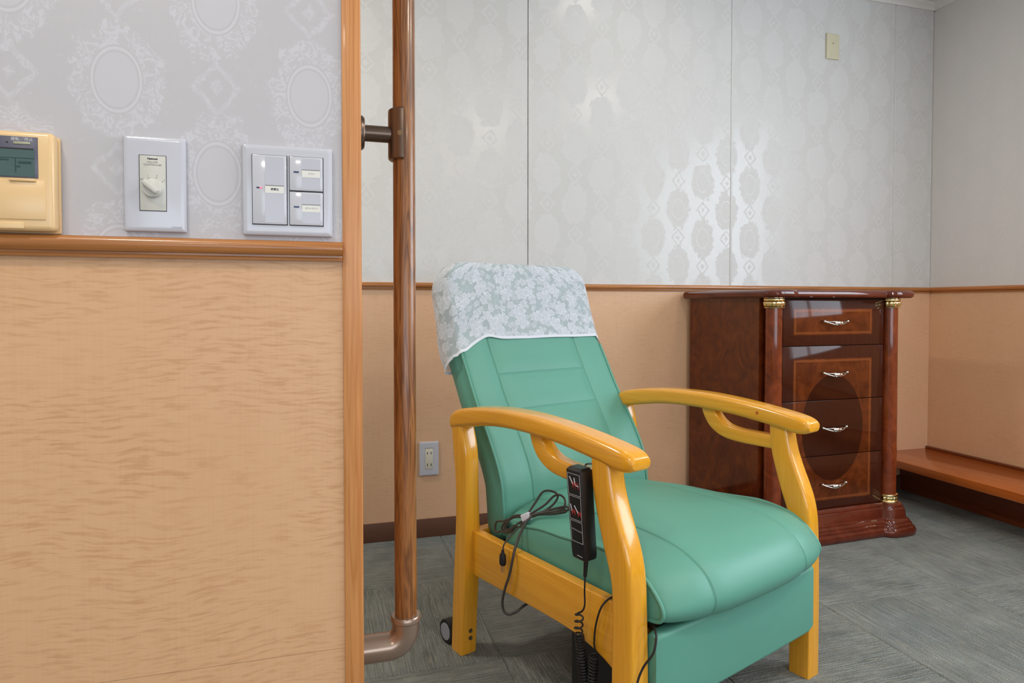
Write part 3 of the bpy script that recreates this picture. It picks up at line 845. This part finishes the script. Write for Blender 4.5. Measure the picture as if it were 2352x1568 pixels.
def rear_leg_rings(df=0.0):
    bt = sm([(0.0, -0.047), (0.12, -0.040), (0.22, -0.033), (0.34, -0.0245), (0.46, -0.031), (0.53, -0.041), (0.60, -0.051)])
    ft = sm([(0.0, 0.003), (0.12, 0.011), (0.22, 0.019), (0.34, 0.0225), (0.46, 0.021), (0.53, 0.018), (0.60, -0.003)])
    rings = []
    for k in range(37):
        z = 0.0005+0.592*k/36
        b, f = interp(bt, z), interp(ft, z)-df
        r = 0.003+0.006*min(1, max(0, (z-0.33)/0.1))
        rings.append([P(0.0225+a, (b+f)/2+c, z) for a, c in rrect(0.0225, (f-b)/2, r, 4)])
    return rings
def brace_rings():
    outer = [(0.266, 0.632), (0.273, 0.606), (0.285, 0.583), (0.300, 0.566), (0.322, 0.552), (0.347, 0.5435), (0.375, 0.540), (0.405, 0.5385), (0.445, 0.5385), (0.490, 0.5385)]
    inner = [(0.306, 0.632), (0.313, 0.612), (0.324, 0.598), (0.334, 0.589), (0.346, 0.582), (0.362, 0.577), (0.385, 0.574), (0.410, 0.573), (0.447, 0.573), (0.490, 0.573)]
    o = catmull([(a, b, 0) for a, b in outer], 4); i = catmull([(a, b, 0) for a, b in inner], 4)
    rings = []
    for p, q in zip(o, i):
        m = (p+q)/2; d = (q-p)/2
        h = d.length; d.normalize()
        rings.append([P(0.0270+a, m.x+d.x*b, m.y+d.y*b) for a, b in rrect(0.0165, h, 0.005, 3)])
    return rings
def rail_rings():
    bt = sm([(0.0, 0.212), (0.10, 0.2155), (0.30, 0.222), (0.40, 0.2215), (0.45, 0.215), (0.49, 0.206), (0.52, 0.194), (0.545, 0.180)])
    rings = []
    for k in range(33):
        v = 0.0+0.545*k/32
        zb = interp(bt, v); zt = 0.326
        rings.append([P(0.0340+a, v, (zt+zb)/2+b) for a, b in rrect(0.0125, (zt-zb)/2, 0.003, 3)])
    return rings
for side in (0, 1):
    f = (lambda r: r) if side == 0 else mirror
    ar_ = loft('armrest', f(arm_rings()), 'golden_y', chair, auto=50)
    if side == 1:
        bm = bmesh.new(); add_tube(bm, [P(UW-0.0585+0.002, 0.452, 0.6265), P(UW-0.0585-0.0003, 0.452, 0.6265)], 0.0042, 16)
        from_bm('dowel_plug', bm, 'ledge', ar_, True, 40)
    fl_ = loft('front_leg', f(front_leg_rings()), 'golden', chair, auto=50)
    rl_ = loft('rear_leg', [[p+Vector((-0.003*side, 0.010*side, 0)) for p in r] for r in f(rear_leg_rings(0.008*side))], 'golden', chair, auto=50)
    loft('arm_brace', f(brace_rings()), 'golden_y', chair, auto=50)
    loft('side_rail', f(rail_rings()), 'golden_y', chair, auto=50)
    if side == 0:
        for zz in (0.061, 0.042):
            bm = bmesh.new(); vv = 0.0065
            add_tube(bm, [P(0.025, vv-0.002, zz), P(0.025, vv+0.0022, zz)], 0.0055, 14)
            from_bm('bolt', bm, 'steel', rl_, True, 40)
# cross rails that join the two sides under the seat
box('cross_rail', 0.046, UW-0.046, -0.020, 0.010, 0.215, 0.322, 'golden', chair, 0.003)
box('cross_rail', 0.046, UW-0.046, -0.545, -0.520, 0.190, 0.265, 'golden', chair, 0.003)
# dark motor box slung under the seat
box('motor_housing', 0.085, 0.30, -0.515, -0.325, 0.020, 0.262, 'black', chair, 0.008, 3)
box('seat_pan', 0.062, UW-0.062, -0.53, -0.035, 0.266, 0.300, 'black', chair, 0.004)
# rear casters
for uu in (0.004, UW-0.030):
    bm = bmesh.new(); add_tube(bm, [P(uu-0.002, -0.079, 0.031), P(uu+0.0225, -0.079, 0.031)], 0.0305, 28)
    cst = from_bm('caster_wheel', bm, 'rubber', chair, True, 40)
    bm = bmesh.new(); add_tube(bm, [P(uu-0.004, -0.079, 0.031), P(uu+0.0245, -0.079, 0.031)], 0.022, 24)
    from_bm('wheel_hub', bm, 'caster_grey', cst, True, 40)
    box('caster_bracket', uu+0.024, uu+0.028, 0.044, 0.085, 0.022, 0.055, 'steel', cst, 0.001)

# --- backrest
prof = catmull([(0.092, 0.300, 0), (0.086, 0.345, 0), (0.080, 0.400, 0), (0.072, 0.450, 0), (0.047, 0.505, 0), (0.006, 0.570, 0), (-0.028, 0.620, 0), (-0.058, 0.667, 0), (-0.088, 0.720, 0), (-0.131, 0.795, 0), (-0.158, 0.865, 0), (-0.185, 0.945, 0), (-0.201, 1.000, 0), (-0.211, 1.036, 0)], 10)
acc = [0.0]
for a, b in zip(prof, prof[1:]): acc.append(acc[-1]+(b-a).length)
SL = acc[-1]
def curve(s):
    s = min(max(s, 0.0), SL)
    for i in range(len(acc)-1):
        if s <= acc[i+1]+1e-9:
            t = (s-acc[i])/(acc[i+1]-acc[i]); p = prof[i].lerp(prof[i+1], t)
            i0, i1 = max(i-2, 0), min(i+3, len(prof)-1)
            d = (prof[i1]-prof[i0]).normalized()
            return p, d
def s_of_z(z):
    for i in range(len(acc)-1):
        if prof[i].y <= z <= prof[i+1].y:
            return acc[i]+(acc[i+1]-acc[i])*(z-prof[i].y)/(prof[i+1].y-prof[i].y)
S_H = [s_of_z(0.612), s_of_z(0.705)]
UCH, BW, BT = 0.343, 0.268, 0.084
def gz(x, w): return math.exp(-(x/w)**2)
FRONT_T = [k/80 for k in range(81)]
for us in (0.1735, 0.4985):
    c_ = (us-UCH+BW-0.016)/(2*BW-0.032)
    FRONT_T = [t for t in FRONT_T if abs(t-c_) > 0.026] + [c_+0.0022*k for k in range(-12, 13)]
FRONT_T.sort(); NF = len(FRONT_T)-1
def back_ring(s, off=0.0, wr=None):
    p, d = curve(s)
    n = Vector((d.y, -d.x, 0))                 # towards the sitter (v, z)
    hw, ht = BW, BT/2
    RT, RB = 0.085, 0.035
    if s > SL-RT:
        k = (s-(SL-RT))/RT; hw -= RT*(1-math.sqrt(max(0, 1-k*k)))
        kt = max(0.0, (s-(SL-0.044))/0.044); ht *= math.sqrt(max(0.0, 1-kt*kt))*0.97+0.03
    if s < RB:
        k = (RB-s)/RB; ht *= 0.35+0.65*math.sqrt(max(0, 1-k*k)); hw -= 0.012*(1-math.sqrt(max(0, 1-k*k)))
    hw += off; ht += off
    m = (p - n*(BT/2))
    ring = []
    r = min(0.016+off, ht*0.95)
    # front face, dense
    for tf in FRONT_T:
        a = -hw+r + (2*hw-2*r)*tf
        b = ht
        if s < SL-0.05:
            ua = UCH+a; fade = min(1.0, (SL-0.05-s)/0.05)
            g = 0.0; puff = 0.0
            for us in (0.1735, 0.4985):
                dd = ua-us
                g += gz(dd, 0.0023); puff += gz(dd, 0.018)
            if 0.1735 < ua < 0.4985:
                for sh in S_H:
                    g = max(g, 0.8*gz(s-sh, 0.0023)); puff = max(puff, gz(s-sh, 0.018)*0.6)
            b += (0.006*(1-((a)/hw)**2) - (0.0027*g + 0.0038*puff if off == 0.0 else 0.0))*fade
        ring.append((a, b))
    for k in range(1, 9):                      # right corners, right side, back, left side
        ang = R(90-90*k/8); ring.append((hw-r+r*math.cos(ang), ht-r+r*math.sin(ang)))
    for k in range(1, 6):
        q = -1+2*(1-k/6); ring.append((hw+0.007*(1-q*q), q*(ht-r)))
    for k in range(0, 9):
        ang = R(-90*k/8); ring.append((hw-r+r*math.cos(ang), -ht+r+r*math.sin(ang)))
    for k in range(1, 20):
        ring.append((hw-r-(2*hw-2*r)*k/20, -ht))
    for k in range(0, 9):
        ang = R(-90-90*k/8); ring.append((-hw+r+r*math.cos(ang), -ht+r+r*math.sin(ang)))
    for k in range(1, 6):
        q = -1+2*k/6; ring.append((-hw-0.007*(1-q*q), q*(ht-r)))
    for k in range(0, 8):
        ang = R(180-90*k/8); ring.append((-hw+r+r*math.cos(ang), ht-r+r*math.sin(ang)))
    out = []
    for i, (a, b) in enumerate(ring):
        q = m + n*b
        if wr: q = q + n*wr(a, b, s)[1]; a = a + wr(a, b, s)[0]
        out.append(P(UCH+a, q.x, q.y))
    return out
ss = [SL*k/120 for k in range(114)]
for sh in S_H: ss = [q for q in ss if abs(q-sh) > 0.012] + [sh+0.0011*k for k in range(-10, 11)]
ss = sorted(ss) + [SL*(1-6/120*(1-i/14)) for i in range(15)]
back_rings = [back_ring(q) for q in ss]
backrest = loft('backrest', back_rings, 'vinyl', chair, auto=60)
# piping down both front edges
for sg in (-1, 1):
    pts = []
    for k in range(60):
        s = 0.02+(s_of_z(0.775)-0.02)*k/59
        p, d = curve(s); n = Vector((d.y, -d.x, 0)); q = p - n*0.0025
        pts.append(P(UCH+sg*(BW-0.003), q.x, q.y))
    tube('piping', pts, 0.0042, 'vinyl', backrest, 8)

# --- seat
edge_s = [(0.13, 0.303), (0.115, 0.315), (0.115, 0.345), (0.13, 0.366), (0.18, 0.374), (0.25, 0.386), (0.33, 0.391), (0.40, 0.398), (0.46, 0.403), (0.53, 0.395), (0.57, 0.377), (0.597, 0.354), (0.611, 0.334), (0.611, 0.319), (0.597, 0.308), (0.56, 0.303)]
mid_s = [(0.09, 0.300), (0.075, 0.320), (0.075, 0.380), (0.09, 0.408), (0.18, 0.420), (0.25, 0.425), (0.33, 0.428), (0.40, 0.429), (0.466, 0.427), (0.55, 0.418), (0.60, 0.402), (0.634, 0.380), (0.655, 0.345), (0.653, 0.316), (0.632, 0.294), (0.59, 0.286)]
def seat_ring(u):
    q = abs(u-0.335)/0.275
    w = (1-q**2.6)
    w = max(0.0, w)**0.75
    a = catmull([(x, z, 0) for x, z in edge_s], 9); b = catmull([(x, z, 0) for x, z in mid_s], 9)
    ring = []
    for i, (p, r) in enumerate(zip(a, b)):
        c = p.lerp(r, w)
        # seam grooves along the top and over the nose
        g = 0.0
        for us in (0.170, 0.492):
            g += 0.0030*gz(u-us, 0.0024) + 0.0020*gz(u-us, 0.018)
        t = i/(len(a)-1)
        if t < 0.18: g = 0
        c2 = Vector((0.40, 0.31, 0)); d = (c2-c).normalized()
        c = c + d*g
        ring.append(c)
    return ring
us = sorted(set([round(0.06+0.55*k/96, 4) for k in range(97)] + [0.170+0.0012*k for k in range(-7, 8)] + [0.492+0.0012*k for k in range(-7, 8)]))
rings = []
for u_ in us:
    rr = seat_ring(u_)
    rings.append([P(u_, p.x, p.y) for p in rr])
# side panels slightly bulged beyond the piping
def inset(u_, k, du):
    rr = seat_ring(u_); c = Vector((0.37, 0.325, 0))
    return [P(u_+du, c.x+(p.x-c.x)*k, c.y+(p.y-c.y)*k) for p in rr]
rings = [inset(0.06, 0.55, -0.006), inset(0.06, 0.92, -0.004), inset(0.06, 0.985, -0.0005)] + rings + [inset(0.61, 0.985, 0.0005), inset(0.61, 0.92, 0.004), inset(0.61, 0.55, 0.006)]
seat = loft('seat', rings, 'vinyl', chair, auto=60)
for u_ in (0.0585, 0.6115):
    pts = [P(u_, p.x, p.y) for p in seat_ring(u_)][18:]
    tube('piping', pts, 0.0042, 'vinyl', seat, 8)

# --- leg rest panel that hangs in front
rings = []
for k in range(25):
    u_ = 0.0515+0.5545*k/24
    q = abs(k-12)/12; e = 0.0 if q < 0.92 else (q-0.92)/0.08
    hz = 0.0775-0.003*e*e; hv = 0.016+0.003*(1-q**3)-0.004*e*e
    rings.append([P(u_, 0.590+a, 0.2085+b) for a, b in rrect(hv, hz, 0.010, 5)])
loft('leg_rest', rings, 'vinyl', chair, auto=60)

# ------------------------------------------------------------------ lace cover over the head of the backrest
def build_lace():
    nf = NF
    base = back_ring(SL*0.5, 0.004, None); nr = len(base)
    # hem height (curve length) for every point round the ring
    s0 = s_of_z(0.797)
    hem = []
    for i in range(nr):
        if i <= nf:
            t = FRONT_T[i]
            low = 0.034*math.exp(-((t+0.02)/0.085)**2) - 0.010*math.exp(-((t-0.17)/0.06)**2)
            hem.append(s0-low)
        else:
            hem.append(None)
    side = nr-nf-1
    for i in range(nf+1, nr):
        t = (i-nf)/(side+1)
        r0, l0 = hem[nf], hem[0]
        back = s0-0.060
        if t < 0.2: h = r0+(back-r0)*(t/0.2)
        elif t > 0.72: q = (t-0.72)/0.28; q = q*q*(3-2*q); h = back+(l0-back)*q
        else: h = back
        hem[i] = h
    steps = 46
    def wr(a, b, s):
        k = max(0.0, (SL-s)/0.25)
        left = math.exp(-((a+BW)/0.05)**2)
        dv = 0.0014*math.sin(a*34+s*21)*k + 0.004*left*math.sin(s*40+1.0)*k
        return (-0.016*left*k*(1.0 if b < 0.03 else 0.35), dv)
    verts, faces, uvs = [], [], []
    cache = {}
    for j in range(steps+1):
        t = j/steps
        for i in range(nr):
            s = hem[i]+(SL-hem[i])*(1-(1-t)**1.15)
            key = round(s, 4)
            if key not in cache: cache[key] = back_ring(key, 0.0042, wr)
            verts.append(cache[key][i])
    # lengths round the ring for the pattern
    L = [0.0]
    for i in range(nr): L.append(L[-1]+(base[(i+1) % nr]-base[i]).length)
    for j in range(steps):
        for i in range(nr):
            k = (i+1) % nr
            faces.append((j*nr+i, j*nr+k, (j+1)*nr+k, (j+1)*nr+i))
            s_ = lambda jj, ii: (hem[ii]+(SL-hem[ii])*(1-(1-jj/steps)**1.15))-hem[ii]
            uvs += [(L[i], s_(j, i)), (L[i+1], s_(j, k)), (L[i+1], s_(j+1, k)), (L[i], s_(j+1, i))]
    faces.append(tuple(steps*nr+i for i in range(nr)))
    uvs += [(L[i], 0.25) for i in range(nr)]
    me = bpy.data.meshes.new('lace_cover'); me.from_pydata([tuple(v) for v in verts], [], faces); me.update()
    ul = me.uv_layers.new(name='UVMap')
    for q, uv in zip(ul.data, uvs): q.uv = uv
    o = link('headrest_cover', me, 'lace', None, True)
    o.location = CO; o.rotation_euler = (0, 0, CR)
    return o
tag(build_lace(), 'white floral lace cover draped over the head of the green armchair', 'cover')

# ------------------------------------------------------------------ handset hung on the arm brace
hs_p = P(-0.004, 0.452, 0.40)
hs = empty('remote_handset', CO + Matrix.Rotation(CR, 3, 'Z') @ hs_p, CR, 'black corded remote handset hanging from the near armrest', 'remote control')
def Hl(u, v, z): return P(u, v, z)-hs_p
rings = []
for z, vc_, hv, hu, uc in ((0.4005, 0.4655, 0.0150, 0.0120, -0.003), (0.4030, 0.4655, 0.0180, 0.0150, -0.003), (0.412, 0.4650, 0.0190, 0.0165, -0.003), (0.48, 0.4590, 0.0200, 0.0165, -0.004), (0.570, 0.4515, 0.0212, 0.0165, -0.0045), (0.5745, 0.4510, 0.0208, 0.0160, -0.0045), (0.5795, 0.4500, 0.0170, 0.0110, -0.002)):
    rings.append([Hl(uc+a, vc_+b, z) for a, b in rrect(hu, hv, 0.0018, 2)])
case = loft('handset_case', rings, 'black', hs, auto=25)
# printed frames on the outer face (faces -u)
def face_pt(a, z):            # a: across 0..1 front edge last, z height
    t = (z-0.412)/(0.570-0.412)
    vcc = 0.4650+(0.4515-0.4650)*t; hv = 0.0190+(0.0212-0.0190)*t
    uu = -0.003-0.0165+(-0.0015)*t
    return Hl(uu-0.0004, vcc-hv+2*hv*a, z)
def strip(name, pts, w, mat, parent):
    bm = bmesh.new()
    for p, q in zip(pts, pts[1:]):
        d = (q-p).normalized(); s = d.cross(Vector((1, 0, 0))).normalized()*w/2; up = Vector((-0.00035, 0, 0))
        e = d*w/2
        ring0 = [p-e+s-up, p-e-s-up, p-e-s+up, p-e+s+up]; ring1 = [q+e+s-up, q+e-s-up, q+e-s+up, q+e+s+up]
        add_loft(bm, [ring0, ring1])
    return from_bm(name, bm, mat, parent)
for z1, z0 in ((0.568, 0.527), (0.524, 0.479), (0.476, 0.436)):
    strip('button_frame', [face_pt(0.09, z1), face_pt(0.93, z1), face_pt(0.93, z0), face_pt(0.09, z0), face_pt(0.09, z1)], 0.0008, 'ink_line', case)
def chair_icon(a0, zc, back_tilt, bright):
    strip('button_symbol', [face_pt(a0, zc+0.0125), face_pt(a0+back_tilt, zc+0.001)], 0.0021, 'ink_white', case)
    strip('button_symbol', [face_pt(a0+back_tilt, zc), face_pt(a0+back_tilt+0.20, zc-0.001)], 0.0018, bright, case)
    strip('button_symbol', [face_pt(a0+back_tilt+0.02, zc), face_pt(a0+back_tilt+0.02, zc-0.006)], 0.0012, 'ink_red', case)
    strip('button_symbol', [face_pt(a0+back_tilt+0.20, zc+0.003), face_pt(a0+back_tilt+0.20, zc-0.006)], 0.0012, 'ink_red', case)
    strip('button_symbol', [face_pt(a0+back_tilt, zc+0.004), face_pt(a0+back_tilt+0.20, zc+0.003)], 0.0010, 'ink_red', case)
chair_icon(0.24, 0.548, 0.18, 'ink_red'); chair_icon(0.54, 0.547, 0.06, 'ink_white')
chair_icon(0.18, 0.494, 0.08, 'ink_red'); chair_icon(0.46, 0.493, 0.22, 'ink_red')
strip('button_print', [face_pt(0.18, 0.4600), face_pt(0.54, 0.4590)], 0.0022, 'ink_grey', case)
strip('button_print', [face_pt(0.62, 0.4585), face_pt(0.88, 0.4580)], 0.0022, 'ink_grey', case)
strip('maker_mark', [face_pt(0.46, 0.4105), face_pt(0.80, 0.4095)], 0.0012, 'ink_line', case)
# hook that holds it to the brace
tube('hanging_hook', catmull([Hl(0.010, 0.45, 0.560), Hl(0.012, 0.45, 0.578), Hl(0.020, 0.45, 0.5815), Hl(0.040, 0.45, 0.5790)], 5), 0.0018, 'black', hs, 8)
# strain relief and coiled lead
bm = bmesh.new()
pts = [(-0.004, 0.4715-0.0035*k/12, 0.4015-0.036*k/12) for k in range(13)]
add_tube(bm, [Hl(*p) for p in pts], lambda t: 0.0046-0.0012*t+0.0006*(1 if int(t*12) % 2 else 0), 12)
from_bm('strain_relief', bm, 'black', hs, True, 40)
lead = catmull([Hl(-0.004, 0.4680, 0.366), Hl(-0.004, 0.4670, 0.334), Hl(-0.004, 0.4675, 0.310), Hl(-0.006, 0.4630, 0.296), Hl(-0.010, 0.4530, 0.2885)], 6)
r0 = 0.0085
def coil(v0, z0, v1, z1, turns, u0, u1, rad, ph):
    out = []
    n = int(turns*14)
    for k in range(n+1):
        t = k/n; a = ph+2*math.pi*turns*t
        out.append(Hl(u0+(u1-u0)*t+rad*math.cos(a), v0+(v1-v0)*t+rad*math.sin(a), z0+(z1-z0)*t))
    return out
lead += coil(0.4500, 0.285, 0.4470, 0.243, 3.0, -0.002, -0.002, 0.0080, 2.6)
lead += coil(0.4470, 0.2425, 0.4570, 0.10, 24, 0.000, 0.012, 0.0085, 2.6+3.0*6.283)
lead += catmull([lead[-1], Hl(0.012, 0.463, 0.085), Hl(0.014, 0.475, 0.083), Hl(0.014, 0.468, 0.095)], 5)[1:]
lead += coil(0.466, 0.096, 0.4775, 0.208, 17, 0.012, 0.012, 0.0085, 0.5)
lead += catmull([lead[-1], Hl(0.012, 0.4790, 0.224), Hl(0.011, 0.4800, 0.250), Hl(0.010, 0.4870, 0.281), Hl(0.012, 0.4980, 0.312), Hl(0.024, 0.5060, 0.3275), Hl(0.044, 0.5110, 0.3295), Hl(0.056, 0.515, 0.318), Hl(0.064, 0.515, 0.290)], 6)[1:]
tube('coiled_lead', lead, 0.0019, 'rubber', hs, 6)

# ------------------------------------------------------------------ mains cord bundled on the seat, plug hanging over the rail
pc_p = P(0.06, 0.19, 0.3945)
pc = empty('power_cord', CO + Matrix.Rotation(CR, 3, 'Z') @ pc_p, CR, 'dark mains cord folded under a pale tie with its plug hanging over the side rail', 'cord')
def Pl(u, v, z): return P(u, v, z)-pc_p
rc = 0.0027
t0 = (0.068, 0.188, 0.395)                       # the tie
bundles = []
def jit(p, k): return Pl(p[0]+k*0.0008, p[1]+random.uniform(-1, 1)*0.001, p[2]+random.uniform(-1, 1)*0.001)
# left loops
for k, (tip_u, tip_v, tip_z, w) in enumerate(((0.050, 0.083, 0.335, 0.010), (0.050, 0.112, 0.343, 0.010), (0.051, 0.122, 0.345, 0.009), (0.051, 0.128, 0.350, 0.006))):
    q = k*0.0035-0.005
    bundles.append([(0.066, 0.190, 0.396+q*0.6), (0.058, 0.160, 0.392+q*0.4), (0.052, (0.155+tip_v)/2, 0.376+q), (0.050, tip_v+0.008, 0.366+q*0.8), (tip_u, tip_v, tip_z+0.010), (tip_u, tip_v+w*0.5, tip_z), (0.052, tip_v+w+0.018, tip_z+0.010), (0.055, 0.160, 0.368+q*0.3), (0.064, 0.190, 0.390+q*0.4)])
# right loops, standing on the seat against the back
for k, (a, b, c) in enumerate((((0.086, 0.200, 0.431), (0.098, 0.212, 0.456), (0.108, 0.232, 0.461)), ((0.092, 0.224, 0.428), (0.106, 0.243, 0.452), (0.112, 0.262, 0.457)), ((0.088, 0.232, 0.417), (0.100, 0.258, 0.428), (0.108, 0.284, 0.437)), ((0.086, 0.232, 0.414), (0.096, 0.256, 0.421), (0.106, 0.278, 0.430)))):
    e = [(0.114, 0.248, 0.453), (0.113, 0.276, 0.446), (0.108, 0.291, 0.431), (0.107, 0.284, 0.425)][k]
    f = [(0.104, 0.240, 0.430), (0.104, 0.270, 0.427), (0.098, 0.262, 0.419), (0.096, 0.254, 0.4145)][k]
    bundles.append([(0.067, 0.186, 0.396), a, b, c, e, f, (0.080, 0.214, 0.405), (0.067, 0.190, 0.393)])
bm = bmesh.new()
for b in bundles:
    add_tube(bm, [Pl(*p) for p in catmull(b, 7)], rc, 7)
from_bm('cord_loops', bm, 'cord', pc, True, 50)
long_ = [(0.070, 0.205, 0.402), (0.058, 0.200, 0.390), (0.046, 0.199, 0.374), (0.034, 0.200, 0.354), (0.020, 0.205, 0.334), (0.012, 0.207, 0.312), (0.010, 0.198, 0.275), (0.008, 0.183, 0.238), (0.009, 0.171, 0.203), (0.012, 0.172, 0.180), (0.018, 0.184, 0.174), (0.030, 0.196, 0.181), (0.050, 0.200, 0.191), (0.075, 0.205, 0.200), (0.100, 0.25, 0.235), (0.105, 0.33, 0.245)]
tube('lead_to_motor', [Pl(*p) for p in catmull(long_, 6)], 0.0031, 'cord', pc, 8)
pg = [(0.062, 0.195, 0.392), (0.048, 0.182, 0.372), (0.036, 0.172, 0.356), (0.024, 0.171, 0.346), (0.012, 0.173, 0.337), (0.0085, 0.173, 0.322)]
tube('plug_lead', [Pl(*p) for p in catmull(pg, 6)], 0.0019, 'cord', pc, 7)
bm = bmesh.new()
rings = []
for z, a, b in ((0.326, 0.0022, 0.0022), (0.318, 0.0035, 0.004), (0.314, 0.0055, 0.007), (0.300, 0.0065, 0.0080), (0.292, 0.0060, 0.0075), (0.2895, 0.005, 0.0065)):
    rings.append([Pl(0.0085+x, 0.173+y, z) for x, y in rrect(a, b, min(a, b)*0.6, 3)])
add_loft(bm, rings)
plug = from_bm('plug', bm, 'rubber', pc, True, 40)
for dv in (-0.0038, 0.0038):
    bm = bmesh.new(); c = Pl(0.0085, 0.173+dv, 0.2815)
    add_box(bm, c.x-0.0028, c.x+0.0028, c.y-0.0009, c.y+0.0009, c.z-0.0095, c.z+0.0095, 0.0005, 1)
    from_bm('plug_blade', bm, 'nickel', plug, True, 30)
# tie
tdir = (Pl(0.074, 0.204, 0.4045)-Pl(0.062, 0.176, 0.387)).normalized()
c = Pl(0.0655, 0.190, 0.3965)
bm = bmesh.new(); sd = tdir.cross(Vector((1, 0, 0))).normalized(); nn = tdir.cross(sd)
rings = [[c+tdir*q+sd*a+nn*b for a, b in rrect(0.0088, 0.0080, 0.004, 4)] for q in (-0.010, -0.0095, 0.0095, 0.010)]
add_loft(bm, rings); from_bm('cord_tie', bm, 'tie', pc, True, 40)

# thin lead that drops from the leg rest gap
gl_p = P(0.03, 0.61, 0.2)
gl = empty('motor_lead', CO + Matrix.Rotation(CR, 3, 'Z') @ gl_p, CR, 'thin black lead dropping from the gap above the leg rest past the near front leg', 'cord')
pts = catmull([P(0.10, 0.54, 0.262)-gl_p, P(0.080, 0.560, 0.290)-gl_p, P(0.060, 0.585, 0.2985)-gl_p, P(0.0475, 0.603, 0.297)-gl_p, P(0.0400, 0.6115, 0.286)-gl_p, P(0.030, 0.613, 0.264)-gl_p, P(0.016, 0.602, 0.238)-gl_p, P(0.004, 0.597, 0.205)-gl_p, P(-0.010, 0.597, 0.140)-gl_p, P(-0.016, 0.60, 0.05)-gl_p, P(-0.020, 0.62, 0.004)-gl_p], 6)
tube('lead', pts, 0.0022, 'rubber', gl, 8)
